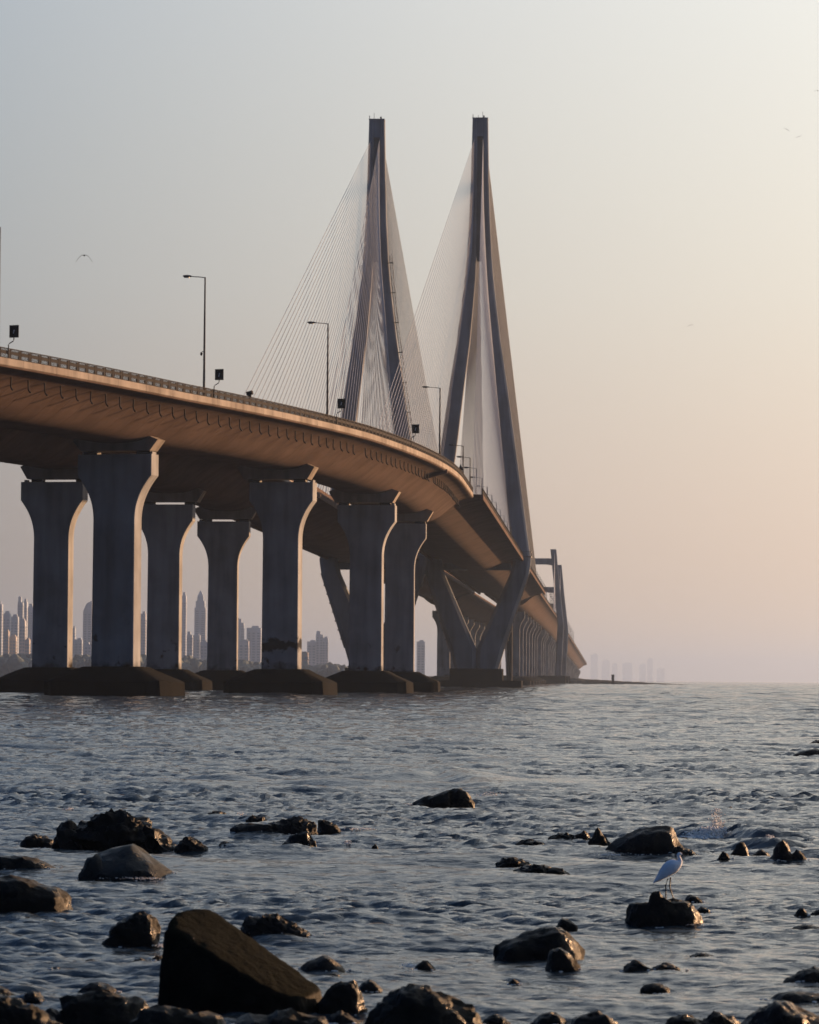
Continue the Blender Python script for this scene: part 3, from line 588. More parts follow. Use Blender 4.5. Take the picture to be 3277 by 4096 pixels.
WALLS = {}
def wall_mat(i, col):
    m, N, L, b_ = mat('tower_wall_%d' % i, col, .85); g = N.new('ShaderNodeNewGeometry'); n_ = N.new('ShaderNodeTexNoise'); n_.inputs['Scale'].default_value = .05; L.new(g.outputs[0], n_.inputs[0])
    rp = ramp(N, [(.3, tuple(c * .75 for c in col)), (.7, col)]); L.new(n_.outputs[0], rp.inputs[0]); L.new(rp.outputs[0], b_.inputs[0]); return m
WM = [wall_mat(0, (.40, .47, .56)), wall_mat(1, (.46, .47, .50)), wall_mat(2, (.33, .41, .51)), wall_mat(3, (.42, .37, .34)), wall_mat(4, (.8, .78, .75))]  # bluish and near-white walls carry part of the distance haze in their colour
GL = mat('tower_glass', (.16, .21, .28), .5)[0]
def tower(px0, px1, ytop, Y, label, wm=0, style='slab', depth=None, group='hazy city towers across the water'):
    if 3290 < Y < 9000: Y = min(5250, Y * 1.28)
    a = at(px0, ytop, Y); b_ = at(px1, ytop, Y); w = b_.x - a.x; H = a.z; cx = (a.x + b_.x) / 2; d = depth or max(14, w * .9); zb = -8 if Y > 9000 else 4; base = Vector((cx, Y + d / 2, zb)); H -= zb
    t = thing('city_tower', label, 'tower block', base, 0, group); m = WM[wm]; nf = max(5, int(H / 4.2))
    mb = MB()
    if style == 'spire':
        for (sw, z0, z1) in ((1, 0, .80), (.80, .80, .88), (.55, .88, .93)): mb.box((0, 0, H * (z0 + z1) / 2), (w * sw, d * sw, H * (z1 - z0)))
        mb.rings([[(sx * w * .27, sy * d * .27, H * .93) for sx, sy in ((-1, -1), (1, -1), (1, 1), (-1, 1))], [(sx * .5, sy * .5, H) for sx, sy in ((-1, -1), (1, -1), (1, 1), (-1, 1))]])
    elif style == 'step':
        mb.box((0, 0, H * .46), (w, d, H * .92)); mb.box((-w * .15, 0, H * .955), (w * .55, d * .7, H * .07)); mb.box((-w * .25, 0, H * .985), (w * .2, d * .3, H * .03))
    elif style == 'cut':
        mb.rings([[(-w / 2, y, 0), (w / 2, y, 0), (w / 2, y, H), (-w * .1, y, H * .96), (-w / 2, y, H * .86)] for y in (-d / 2, d / 2)])
    else:
        mb.box((0, 0, H * .48), (w, d, H * .96)); mb.box((w * .1, 0, H * .98), (w * .5, d * .5, H * .04))
    link('wall', mb.mesh('wall', m, sm=False), t)
    top = .78 if style == 'spire' else (.84 if style == 'cut' else .9)
    if Y > 9000: return t
    mb = MB(); mb2 = MB(); nb = max(2, int(w / 7))
    for k in range(1, nf):
        z = H * top * k / nf
        for q in range(nb):
            x = -w / 2 + w * (q + .5) / nb; mb.box((x, -d / 2 - .05, z), (w / nb * .55, .5, H * top / nf * .55))
        for q in range(max(2, int(d / 8))):
            y = -d / 2 + d * (q + .5) / max(2, int(d / 8)); mb.box((w / 2 + .05, y, z), (.5, d / max(2, int(d / 8)) * .5, H * top / nf * .55))
        if wm in (0, 2, 4): continue
        mb2.box((w / 2 + .7, -d / 4, z - H * top / nf * .35), (1.8, d * .4, .5))
        if k % 2: mb2.box((-w * .2, -d / 2 - .6, z - H * top / nf * .35), (w * .35, 1.4, .5))
    link('window_grid', mb.mesh('window_grid', GL, sm=False), t)['kind'] = 'stuff'
    if mb2.v: link('balcony_stack', mb2.mesh('balcony_stack', m, sm=False), t)['kind'] = 'stuff'
    return t
TW = [(-30, 8, 2405, 3500, 'grey-blue tower cut by the left edge of the photo', 2, 'slab'),
      (9, 40, 2444, 3650, 'mid-height grey block beside the left edge tower', 2, 'slab'),
      (40, 72, 2457, 3700, 'flat-topped grey block left of the stepped tower', 2, 'slab'),
      (71, 92, 2384, 3900, 'tall stepped tower left of the leftmost pier', 2, 'step'),
      (90, 108, 2395, 4000, 'tower joined to the right side of the stepped tower', 0, 'slab'),
      (107, 133, 2415, 4100, 'pale tower immediately left of the leftmost pier', 0, 'slab'),
      (18, 34, 2518, 3330, 'low apartment block with bright pink sunlit side at far left', 3, 'slab'),
      (36, 64, 2539, 3340, 'wide low apartment block between two pink-lit blocks', 3, 'slab'),
      (79, 100, 2474, 3320, 'slim apartment block with two pink sunlit bays', 1, 'slab'),
      (99, 117, 2552, 3300, 'short pink-lit block right of the slim apartment block', 3, 'slab'),
      (333, 368, 2402, 4700, 'pale chamfered tower left of the nearest tall pier', 0, 'cut'),
      (290, 300, 2504, 3900, 'thin dim tower touching the leftmost pier right edge', 2, 'slab'),
      (299, 328, 2552, 3800, 'low hazy block between the two leftmost piers', 2, 'slab'),
      (338, 366, 2567, 3500, 'low block at the foot of the pale chamfered tower', 2, 'step'),
      (562, 583, 2445, 3700, 'tower in the narrow gap right of the nearest tall pier', 1, 'slab'),
      (724, 745, 2369, 3800, 'tall balconied tower right of the second far-deck pier', 0, 'slab'),
      (779, 824, 2362, 4900, 'pale tall tower ending in a pointed spire', 0, 'spire'),
      (748, 770, 2525, 3600, 'low block between balconied tower and spire tower', 2, 'step'),
      (768, 800, 2534, 3650, 'low block at the left foot of the spire tower', 2, 'slab'),
      (801, 830, 2562, 3500, 'low block at the right foot of the spire tower', 2, 'slab'),
      (949, 976, 2473, 5200, 'very faint tower right of the third far-deck pier', 0, 'step'),
      (987, 1044, 2503, 4700, 'broad faint block left of the scorched pier', 0, 'slab'),
      (955, 995, 2558, 3600, 'low pale block in front of the faint broad block', 1, 'slab'),
      (1264, 1293, 2523, 4300, 'slim faint tower right of the scorched pier', 0, 'step'),
      (1290, 1313, 2546, 4350, 'shorter faint block against the slim tower right side', 0, 'slab'),
      (1229, 1266, 2560, 4900, 'palest low block left of the slim faint tower', 0, 'slab'),
      (1196, 1232, 2606, 3150, 'small whitish low building among the shore trees', 3, 'slab'),
      (1668, 1700, 2560, 5200, 'faint tower seen in the gap left of the V legs', 0, 'slab')]
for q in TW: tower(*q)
HID = ['farthest hazy tower past the left edge of the photo', 'wide hazy block past the left edge, second from outermost', 'tallest hazy tower past the left edge of the photo', 'low hazy block nearest past the left edge', 'hazy tower behind the nearest tall pier shaft', 'low hazy block behind the nearest tall pier right edge', 'hazy tower behind the second far-deck pier shaft', 'hazy block behind the third far-deck pier shaft', 'hazy block behind the scorched pier shaft', 'hazy block behind the third near-deck pier', 'hazy block behind the left pylon V legs']
for i, (p0, p1, yt) in enumerate([(-420, -390, 2440), (-330, -290, 2500), (-230, -200, 2420), (-150, -110, 2520), (420, 450, 2450), (480, 520, 2530), (620, 660, 2470), (880, 920, 2500), (1100, 1140, 2490), (1410, 1450, 2530), (1500, 1530, 2560)]):
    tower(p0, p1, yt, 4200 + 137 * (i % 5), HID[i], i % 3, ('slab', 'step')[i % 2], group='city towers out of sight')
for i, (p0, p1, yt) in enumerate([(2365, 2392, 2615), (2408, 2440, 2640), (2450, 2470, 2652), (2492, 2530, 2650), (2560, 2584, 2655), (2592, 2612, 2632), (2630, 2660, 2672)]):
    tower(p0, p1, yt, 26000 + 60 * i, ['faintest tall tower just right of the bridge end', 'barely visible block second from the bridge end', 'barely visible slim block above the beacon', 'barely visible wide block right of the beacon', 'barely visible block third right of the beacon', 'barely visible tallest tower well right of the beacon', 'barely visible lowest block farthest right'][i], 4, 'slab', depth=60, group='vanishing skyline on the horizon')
# spit of dark rock with a beacon
spit_m = concrete('spit_rock', (.05, .05, .045), .5, False, .3)
mb = MB(); rows_ = []
for k in range(61):
    t = k / 60; x = lerp(70, 126, t); hh = (2.55 * (1 - t) ** 1.15 + .12) * (1 + .18 * noise.noise((x * .25, 4, 0))); yc = 1520 + 25 * t; w = 16 * (1 - t * .8)
    rows_.append([(x, yc - w, -1), (x, yc - w * .6, hh * .6 * (1 + .3 * noise.noise((x * .4, 9, 1)))), (x, yc - w * .1, hh), (x, yc + w * .4, hh * .8), (x, yc + w, -1)])
mb.rings(rows_); tag(link('rocky_spit', mb.mesh('rocky_spit', spit_m, sm=False)), kind='structure')
p_ = at(2452, 2714, 1518); t = thing('beacon', 'small dark stubby beacon standing alone on the low spit', 'beacon', (p_.x, 1518, 1.0))
mb = MB(); mb.rings([[(u * .58, v * .58, z) for u, v in ((-1, -1), (1, -1), (1, 1), (-1, 1))] for z in (-.6, 3.0)]); link('tower', mb.mesh('tower', spit_m, sm=False), t); mb = MB(); mb.box((0, 0, 3.15), (1.35, 1.35, .3)); link('top_slab', mb.mesh('top_slab', spit_m, sm=False), t)

# ------------------------------------------------------------------ rocks
def rock_mat(name, col, moss=None, spec=.4, pale=None):
    m, N, L, b_ = mat(name, col, .5); b_.inputs['Specular IOR Level'].default_value = spec
    g = N.new('ShaderNodeNewGeometry'); n1 = N.new('ShaderNodeTexNoise'); n1.inputs['Scale'].default_value = 5; n1.inputs['Detail'].default_value = 8; L.new(g.outputs[0], n1.inputs[0])
    r1 = ramp(N, [(.32, tuple(c * .5 for c in col)), (.55, col), (.78, tuple(c * 1.8 for c in col))]); L.new(n1.outputs[0], r1.inputs[0]); out = r1.outputs[0]
    n2 = N.new('ShaderNodeTexNoise'); n2.inputs['Scale'].default_value = 28; n2.inputs['Detail'].default_value = 8; n2.inputs['Roughness'].default_value = .7; L.new(g.outputs[0], n2.inputs[0])
    if moss:
        sp = N.new('ShaderNodeSeparateXYZ'); L.new(g.outputs['Normal'], sp.inputs[0]); n3 = N.new('ShaderNodeTexNoise'); n3.inputs['Scale'].default_value = 9; n3.inputs['Detail'].default_value = 6; L.new(g.outputs[0], n3.inputs[0])
        ad = N.new('ShaderNodeMath'); ad.operation = 'MULTIPLY_ADD'; ad.inputs[1].default_value = .55; L.new(n3.outputs[0], ad.inputs[0]); L.new(sp.outputs[2], ad.inputs[2])
        mr = N.new('ShaderNodeMapRange'); mr.inputs[1].default_value = .55; mr.inputs[2].default_value = .95; L.new(ad.outputs[0], mr.inputs[0])
        rm = ramp(N, [(.3, tuple(c * .55 for c in moss)), (.7, moss)]); L.new(n2.outputs[0], rm.inputs[0])
        mx = N.new('ShaderNodeMix'); mx.data_type = 'RGBA'; L.new(mr.outputs[0], mx.inputs[0]); L.new(out, mx.inputs[6]); L.new(rm.outputs[0], mx.inputs[7]); out = mx.outputs[2]
        rr = N.new('ShaderNodeMapRange'); rr.inputs[3].default_value = .5; rr.inputs[4].default_value = .95; L.new(mr.outputs[0], rr.inputs[0]); L.new(rr.outputs[0], b_.inputs['Roughness'])
    if not moss or name == 'brown_rock':              # wet and dry patches
        rw = ramp(N, [(.4, (.22, .22, .22)), (.62, (.75, .75, .75))]); L.new(n1.outputs[0], rw.inputs[0]); L.new(rw.outputs[0], b_.inputs['Roughness'])
    L.new(out, b_.inputs['Base Color'])
    bp = N.new('ShaderNodeBump'); bp.inputs['Strength'].default_value = .9; bp.inputs['Distance'].default_value = .03; L.new(n2.outputs[0], bp.inputs['Height']); L.new(bp.outputs[0], b_.inputs['Normal'])
    return m
RM = {'dark': rock_mat('wet_black_rock', (.0095, .009, .0085), None, .14), 'moss': rock_mat('mossy_boulder', (.0075, .007, .006), (.0068, .0085, .0056), .03), 'pale': rock_mat('grey_sandstone', (.029, .032, .032), None, .08), 'brown': rock_mat('brown_rock', (.010, .009, .0075), (.012, .011, .008), .13)}
ICO = {}
def ico(n):
    if n not in ICO:
        bm = bmesh.new(); bmesh.ops.create_icosphere(bm, subdivisions=n, radius=1); bm.verts.ensure_lookup_table()
        ICO[n] = (np.array([v.co[:] for v in bm.verts]), [tuple(v.index for v in f.verts) for f in bm.faces]); bm.free()
    return ICO[n]
def hull_planes(pts_):
    bm = bmesh.new()
    for p in pts_: bm.verts.new(p)
    r_ = bmesh.ops.convex_hull(bm, input=bm.verts); bm.normal_update(); c = Vector((0, 0, 0)); n = 0
    fs = [f for f in bm.faces]
    c = sum((Vector(p) for p in pts_), Vector()) / len(pts_)
    out = [];
    for f in fs:
        nn = f.normal.copy(); h_ = nn.dot(f.verts[0].co - c)
        if h_ < 0: nn = -nn; h_ = -h_
        out.append((nn[:], max(h_, 1e-3)))
    bm.free(); return c, np.array([o[0] for o in out]), np.array([o[1] for o in out])
ROCK_SPOTS = []
def lump(mb, outline, ybase, depth=.8, rough=.05, sub=4, seed=0, p=46, lean=0.0, cuts=3):
    """a boulder whose skyline follows the outline; depth = thickness / width"""
    rg = random.Random(seed); rough = rough * 1.45 + .012; c0_ = on_water(sum(q[0] for q in outline) / len(outline), ybase); ppm = FOC / c0_.y
    xs = [q[0] for q in outline]; W = (max(xs) - min(xs)) / ppm; D = W * depth; yc = c0_.y + D * .42; sc_ = yc / c0_.y
    hi = max((ybase - q[1]) / ppm for q in outline); pts_ = []
    for (x, y) in outline:
        q = at(x, min(y, ybase), yc); q.z = max(q.z, -.02)
        f = 1.0 + rg.uniform(-.03, .03); zrel = q.z; cx = (min(xs) + max(xs)) / 2; mx_ = at(cx, ybase, yc).x
        v0 = lean * D * (zrel / max(hi, .01))
        pts_.append((q.x, yc + v0, q.z)); 
        k1 = .82 + rg.uniform(-.08, .08); k2 = .86 + rg.uniform(-.12, .1)
        pts_.append((mx_ + (q.x - mx_) * k1, yc - D * .36 + v0 * .6, q.z * k2)); pts_.append((mx_ + (q.x - mx_) * k1, yc + D * .4, q.z * (k2 - .05)))
        pts_.append((mx_ + (q.x - mx_) * (k1 - .12), yc - D * .5, q.z * rg.uniform(.1, .45)))
        pts_.append((mx_ + (q.x - mx_) * .95, yc - D * .1, -.35 * hi - .08))
        pts_.append((mx_ + (q.x - mx_) * .8, yc - D * .46, -.35 * hi - .08)); pts_.append((mx_ + (q.x - mx_) * .8, yc + D * .45, -.35 * hi - .08))
    c, Nn, H = hull_planes(pts_)
    V, Fc = ico(sub); dots = np.clip(V @ Nn.T, 0, None) / H
    r_ = (dots ** p).sum(1) ** (-1 / p)
    R3 = V * r_[:, None]; s0 = Vector((rg.random() * 50, rg.random() * 50, rg.random() * 50)); size = (W * D * max(hi, .02)) ** (1 / 3); out = []
    for q in R3:
        vq = Vector(q); n_ = noise.fractal(vq * (2.2 / size) + s0, .9, 2.1, 4); n2 = noise.fractal(vq * (7 / size) + s0, .8, 2.2, 3) + (.8 * abs(noise.noise(vq * (15 / size) + s0)) if rough > .08 else 0); ce = noise.cell(vq * (3.2 / size) + s0)
        vo = noise.voronoi(vq * (4.5 / size) + s0)[0][0]; k = 1.05 + rough * (n_ * 1.1 + n2 * .6 + (ce - .5) * .5 + (vo - .35) * 1.3); out.append(c + vq * k)
    mb.add(out, Fc); ROCK_SPOTS.append((c.x, c.y, W, D, hi))
def rock(label, lumps, mt='dark', group=None, ang=28, cat='rock', b=None):
    mb = MB()
    if b is not None: lumps = [dict(l_, b=b) for l_ in lumps]
    for i, l_ in enumerate(lumps):
        a = dict(l_); lump(mb, a.pop('o'), a.pop('b'), seed=hash((label, i)) % 9999 if False else sum(map(ord, label)) + i * 17, **a)
    xs = [v[0] for v in mb.v]; ys = [v[1] for v in mb.v]; org = Vector(((min(xs) + max(xs)) / 2, (min(ys) + max(ys)) / 2, 0)); mb.v = [(v[0] - org.x, v[1] - org.y, v[2]) for v in mb.v]
    o = link('rock', mb.mesh('rock', RM[mt], ang=ang)); o.location = org; tag(o, label, cat, group); return o
def bl(x0, x1, yt, yb, pk=.5, pk2=None, **k):
    """simple outline: skyline with a peak at pk"""
    w = x1 - x0; h = yb - yt
    o = [(x0, yb - h * .12), (x0 + w * pk * .45, yb - h * .68), (x0 + w * pk, yt), (x0 + w * lerp(pk, 1, .4), yb - h * .8), (x0 + w * lerp(pk, 1, .78), yb - h * .42), (x1, yb - h * .08)]
    return dict(o=o, b=yb, **k)
SH = 'dark rocks standing in the shallow water'
rock('jagged black reef, longest ridge of broken rock at left', [
    bl(203, 350, 3292, 3396, .55, rough=.14, depth=1.0), dict(o=[(290, 3380), (310, 3320), (345, 3286), (390, 3300), (440, 3300), (462, 3254), (510, 3266), (560, 3290), (600, 3330), (640, 3390)], b=3398, rough=.13, depth=.6, sub=5),
    bl(500, 692, 3296, 3402, .25, rough=.13, depth=.8), bl(540, 742, 3360, 3410, .4, rough=.12, depth=.7), bl(400, 570, 3346, 3408, .6, rough=.13, depth=.8)], 'dark', SH, 22, b=3402)
rock('low dark rock leading in to the jagged reef left end', [bl(80, 222, 3338, 3380, .5, rough=.12)], 'dark', SH)
rock('pale grey slab with smooth sloping face and peaked top', [dict(o=[(335, 3510), (352, 3460), (400, 3415), (470, 3398), (525, 3384), (575, 3412), (640, 3458), (705, 3508)], b=3516, rough=.02, p=70, lean=.45), bl(316, 420, 3412, 3510, .7, rough=.05, depth=.6)], 'pale', SH, b=3516)
rock('long low black rock cut by the left edge', [dict(o=[(-80, 3478), (-40, 3430), (60, 3422), (140, 3432), (200, 3455), (233, 3478)], b=3484, rough=.04, depth=.5)], 'dark', SH)
rock('big rounded boulder at left edge, brown lit right end', [dict(o=[(-180, 3640), (-140, 3530), (-20, 3503), (60, 3508), (150, 3535), (235, 3560), (285, 3600), (294, 3630)], b=3652, rough=.035, depth=.55, sub=5)], 'brown', SH)
rock('small dark rock trailing right of the jagged reef', [bl(700, 832, 3343, 3408, .35, rough=.1)], 'dark', SH)
rock('small flat black rock below the long stepped reef left end', [bl(856, 972, 3365, 3405, .4, rough=.08)], 'dark', SH)
rock('tiny wet rock awash, left of the long stepped reef top', [bl(816, 925, 3247, 3277, .45, rough=.12)], 'dark', SH)
rock('small spiky rock behind the long stepped reef', [bl(978, 1078, 3266, 3302, .35, rough=.16)], 'dark', SH)
rock('long stepped reef of black rock in the middle distance', [dict(o=[(926, 3352), (932, 3300), (1000, 3296), (1095, 3300), (1104, 3352)], b=3356, rough=.05, depth=.5), dict(o=[(1062, 3350), (1078, 3300), (1130, 3292), (1190, 3288), (1208, 3276), (1254, 3296), (1266, 3350)], b=3356, rough=.09, depth=.6, sub=5)], 'dark', SH, 22)
rock('wet black rock tucked under the stepped reef right end', [bl(1125, 1266, 3328, 3394, .75, rough=.12, depth=.6)], 'dark', SH, 22)
rock('angular block with lit side right of the stepped reef', [dict(o=[(1270, 3335), (1274, 3287), (1305, 3283), (1345, 3305), (1376, 3336)], b=3342, rough=.06)], 'brown', SH)
rock('small dark lump awash below the angular block', [bl(1374, 1444, 3347, 3370, .55)], 'dark', SH)
rock('tiny rock tip alone in midwater', [bl(1486, 1514, 3378, 3394, .5)], 'dark', SH)
rock('flat reef beyond the others, pale slab at its front', [dict(o=[(1652, 3222), (1690, 3192), (1760, 3180), (1800, 3165), (1815, 3215)], b=3230, rough=.06), dict(o=[(1775, 3215), (1800, 3170), (1830, 3158), (1870, 3170), (1898, 3205)], b=3222, rough=.08), dict(o=[(1684, 3232), (1700, 3212), (1760, 3203), (1805, 3200), (1812, 3222)], b=3238, rough=.03, lean=.4)], 'brown', SH, b=3234)
rock('thin dark rock awash right of the flat far reef', [bl(1938, 2016, 3170, 3184, .7)], 'dark', SH)
rock('upright boulder standing alone left of the huge mossy boulder', [dict(o=[(440, 3775), (444, 3715), (500, 3690), (545, 3653), (598, 3650), (622, 3672), (634, 3720), (638, 3765)], b=3788, rough=.05, depth=.8, sub=5), bl(406, 480, 3735, 3782, .8)], 'brown', SH, b=3788)
# the huge boulder, its big faces set out one by one
def big_boulder():
    b0 = on_water(960, 4058); Y0 = b0.y; pts_ = []
    def P(x, y, dy): q = at(x, y, Y0 + dy); return (q.x, q.y, q.z)
    pts_ = [P(634, 4040, .10), P(640, 3900, .12), P(676, 3795, .18), P(668, 3740, .22), P(684, 3674, .34), P(716, 3656, .50), P(850, 3652, .66), P(960, 3740, .55), P(1110, 3850, .45), P(1225, 3910, .36), P(1288, 3960, .30), P(1270, 4030, .22), P(1240, 4060, .12),
            P(760, 3770, .14), P(900, 3850, .04), P(1050, 3945, 0), P(1180, 4000, .02), P(720, 4060, .02), P(960, 4075, -.03), P(1200, 4075, .02)]
    pts_ += [(x, y, -.25) for x, y, z in pts_ if z < .25] + [P(760, 3780, .95), P(1000, 3860, .98), P(1200, 3960, .8), P(700, 4040, .8)]
    c, Nn, H = hull_planes(pts_); V, Fc = ico(6); r_ = ((np.clip(V @ Nn.T, 0, None) / H) ** 40).sum(1) ** (-1 / 40) * 1.045; out = []
    for q in V * r_[:, None]:
        vq = Vector(q); k = 1 + .038 * noise.fractal(vq * 3.4, .9, 2.1, 5) + .035 * (noise.voronoi(vq * 4.2)[0][0] - .35) + .015 * noise.fractal(vq * 16, .8, 2.1, 4); out.append(vq * k)
    mb = MB(); mb.add(out, Fc); o = link('rock', mb.mesh('rock', RM['moss'], ang=60)); o.location = c; tag(o, 'huge dark boulder with greenish-brown mossy slope, largest in the foreground', 'rock', SH)
big_boulder()
rock('jagged black rock behind the huge boulder right shoulder', [dict(o=[(958, 3715), (985, 3690), (1020, 3664), (1110, 3671), (1175, 3706), (1245, 3738), (1252, 3758)], b=3764, rough=.09, depth=.5, sub=5)], 'dark', SH, 22)
rock('lower of two small rocks touching the huge boulder left side', [bl(516, 612, 3833, 3867, .5, rough=.08)], 'dark', SH)
rock('small rock against the huge boulder left flank, partly hidden', [bl(598, 668, 3822, 3860, .45, rough=.08)], 'dark', SH)
rock('dark hump near the bottom left, alone in the water', [bl(313, 484, 3930, 3978, .45, rough=.05)], 'dark', SH)
rock('wide wet rock at the bottom left with whitish patch', [dict(o=[(214, 4085), (235, 4010), (290, 3975), (360, 3970), (430, 4000), (560, 4000), (620, 4060), (640, 4120)], b=4150, rough=.05, depth=.5, sub=5)], 'brown', SH)
rock('small dark block near the bottom left corner', [bl(66, 180, 3962, 4018, .6)], 'dark', SH)
rock('small rock cut by the left edge near the bottom', [bl(-60, 66, 3945, 3992, .4)], 'dark', SH)
rock('dark shore rock filling the bottom left corner', [dict(o=[(-140, 4150), (-100, 3990), (20, 3985), (110, 4020), (200, 4070), (280, 4120)], b=4180, rough=.06, depth=.5, sub=5)], 'brown', SH)
rock('low shore rock under the huge boulder left corner', [dict(o=[(500, 4190), (560, 4062), (640, 4036), (760, 4068), (900, 4070), (980, 4190)], b=4215, rough=.07, depth=.4)], 'brown', SH)
rock('low shore rock under the huge boulder right corner', [dict(o=[(900, 4190), (960, 4080), (1100, 4062), (1300, 4072), (1440, 4190)], b=4215, rough=.07, depth=.4)], 'brown', SH)
for lab, o_ in (('rounded shore stone at the very bottom left', (40, 175, 4046, 4100)), ('small shore stone below the small dark block at bottom left', (150, 262, 4032, 4080)), ('shore stone at the bottom between wide wet rock and huge boulder', (560, 690, 4020, 4084)), ('small stone in front of the huge boulder left foot', (690, 800, 4046, 4096)), ('small stone at the bottom below the orange-faced rock', (1300, 1440, 4048, 4102)), ('small stone at the bottom centre edge', (1930, 2040, 4058, 4100)), ('pebble beside the large dark angular rock at bottom centre', (1500, 1570, 4072, 4100)), ('small dark stone awash in the left foreground', (180, 262, 3868, 3890)), ('tiny stone awash below the upright boulder', (330, 400, 3838, 3856)), ('flat stone awash right of the half-submerged rock', (2760, 2860, 3812, 3830)), ('low stone awash at the lower right', (2560, 2680, 3935, 3958))):
    rock(lab, [bl(*o_, .45, rough=.06)], 'dark', SH)
rock('smooth dome of rock right of the huge boulder', [bl(1195, 1382, 3824, 3888, .55, rough=.03)], 'dark', SH)
rock('slim rock sliver below the smooth dome', [bl(1290, 1368, 3895, 3912, .5)], 'dark', SH)
rock('split rock with bright orange right face at bottom', [dict(o=[(1272, 4030), (1300, 3965), (1360, 3935), (1420, 3922), (1432, 3950), (1455, 4010), (1466, 4040)], b=4052, rough=.04, p=70, depth=.5, sub=5)], 'brown', SH)
rock('dark dome behind the orange-faced rock', [bl(1425, 1530, 3918, 3968, .5, rough=.03)], 'dark', SH)
rock('small round black rock in the centre foreground', [bl(1658, 1742, 3841, 3882, .5, rough=.03)], 'dark', SH)
rock('large dark angular rock at the bottom centre', [dict(o=[(1440, 4150), (1510, 4030), (1580, 3985), (1600, 3950), (1625, 3958), (1660, 3945), (1780, 3975), (1860, 4030), (1925, 4100)], b=4165, rough=.05, depth=.5, sub=5)], 'brown', SH)
rock('large smooth brown boulder right of centre', [dict(o=[(1975, 3835), (1980, 3790), (2040, 3760), (2110, 3735), (2180, 3714), (2240, 3716), (2290, 3750), (2325, 3790), (2336, 3830)], b=3846, rough=.03, depth=.6, sub=5)], 'brown', SH)
rock('rounded knob of rock in front of the large smooth brown boulder', [dict(o=[(2180, 3880), (2200, 3810), (2235, 3793), (2280, 3820), (2322, 3865)], b=3890, rough=.04, depth=.7)], 'brown', SH)
rock('small peaked rock behind the large brown boulder', [bl(2226, 2312, 3671, 3712, .3)], 'dark', SH)
egret_rock = rock('flat-topped boulder the white egret stands on', [dict(o=[(2511, 3690), (2513, 3640), (2542, 3614), (2620, 3606), (2720, 3600), (2764, 3610), (2788, 3640), (2810, 3688)], b=3706, rough=.04, depth=.6, sub=5), dict(o=[(2584, 3630), (2598, 3576), (2622, 3560), (2648, 3574), (2686, 3608), (2690, 3630)], b=3690, rough=.05, depth=.5)], 'brown', SH, b=3706)
rock('small rock just right of the egret boulder', [bl(2738, 2814, 3582, 3612, .3)], 'dark', SH)
rock('rock sliver right of the egret boulder, near its foot', [bl(2786, 2842, 3629, 3648, .4)], 'dark', SH)
rock('half-submerged rock below the egret boulder', [bl(2478, 2620, 3845, 3897, .4, rough=.07), bl(2580, 2742, 3856, 3898, .5, rough=.07)], 'dark', SH, b=3898)
rock('tiny pebble tip left of the half-submerged rock', [bl(2034, 2080, 3918, 3938, .5)], 'dark', SH)
rock('smaller dark rock at the bottom edge right of centre', [bl(2128, 2275, 4048, 4100, .5)], 'dark', SH)
rock('wider dark rock at the bottom edge right of centre', [bl(2250, 2490, 4050, 4125, .55, rough=.06)], 'dark', SH)
rock('rough rocks at the bottom edge under the half-submerged rock', [bl(2650, 2850, 4058, 4120, .4, rough=.07), bl(2800, 2965, 4048, 4116, .4, rough=.08)], 'brown', SH, b=4118)
rock('big sloping rock in the bottom right corner', [dict(o=[(2950, 4130), (3020, 4055), (3090, 4005), (3180, 4025), (3290, 4080), (3400, 4130)], b=4150, rough=.04, depth=.6, sub=5)], 'dark', SH)
rock('smooth rock behind the bottom right corner rock', [dict(o=[(3065, 4010), (3110, 3976), (3200, 3970), (3330, 3985), (3400, 4015)], b=4026, rough=.04, depth=.5)], 'dark', SH)
rock('brownish peaked rock at right edge, low in the photo', [bl(3136, 3330, 3868, 3944, .65, rough=.05)], 'brown', SH)
rock('small dark rock at right, level with the egret feet', [bl(3180, 3234, 3632, 3666, .5)], 'dark', SH)
rock('small rock cut by the right edge, level with the egret feet', [bl(3240, 3320, 3640, 3664, .5)], 'dark', SH)
rock('flat rock awash at the right edge below the egret feet', [bl(3160, 3320, 3700, 3726, .4)], 'dark', SH)
rock('big smooth black boulder behind the egret', [dict(o=[(2420, 3405), (2440, 3380), (2475, 3352), (2530, 3326), (2590, 3308), (2650, 3300), (2690, 3310), (2708, 3345), (2728, 3380), (2738, 3402)], b=3424, rough=.02, depth=.55, sub=5)], 'dark', SH, 40)
rock('low rock against the right foot of the big smooth boulder', [bl(2668, 2794, 3384, 3428, .4, rough=.06)], 'dark', SH)
rock('small dark chunk peeping out right of the big smooth boulder', [bl(2708, 2774, 3350, 3372, .4)], 'dark', SH)
rock('low black rock left of the big smooth boulder', [bl(2052, 2192, 3358, 3390, .45, rough=.08)], 'dark', SH)
rock('broken low rock with ragged top, left of the orange-tipped rock', [bl(2195, 2320, 3336, 3374, .4, rough=.14), bl(2295, 2375, 3328, 3374, .5, rough=.12)], 'dark', SH, 22, b=3374)
rock('orange-tipped broken rock against the big smooth boulder left foot', [bl(2355, 2444, 3328, 3394, .4, rough=.14)], 'brown', SH, 22)
rock('dark rock awash with a reddish lit tip', [bl(1984, 2124, 3430, 3462, .35, rough=.1)], 'brown', SH)
rock('thin reef awash beside the reddish-tipped rock', [bl(2052, 2255, 3460, 3487, .4, rough=.1, depth=.5)], 'dark', SH)
rock('small dome of rock far right, beyond the splash', [bl(2884, 2954, 3228, 3252, .5)], 'dark', SH)
rock('triangular rock standing right of the breaking wave', [bl(2928, 2998, 3366, 3428, .55, rough=.06)], 'dark', SH)
rock('low rock between the triangular rock and the rock pile', [bl(3008, 3082, 3398, 3432, .5)], 'dark', SH)
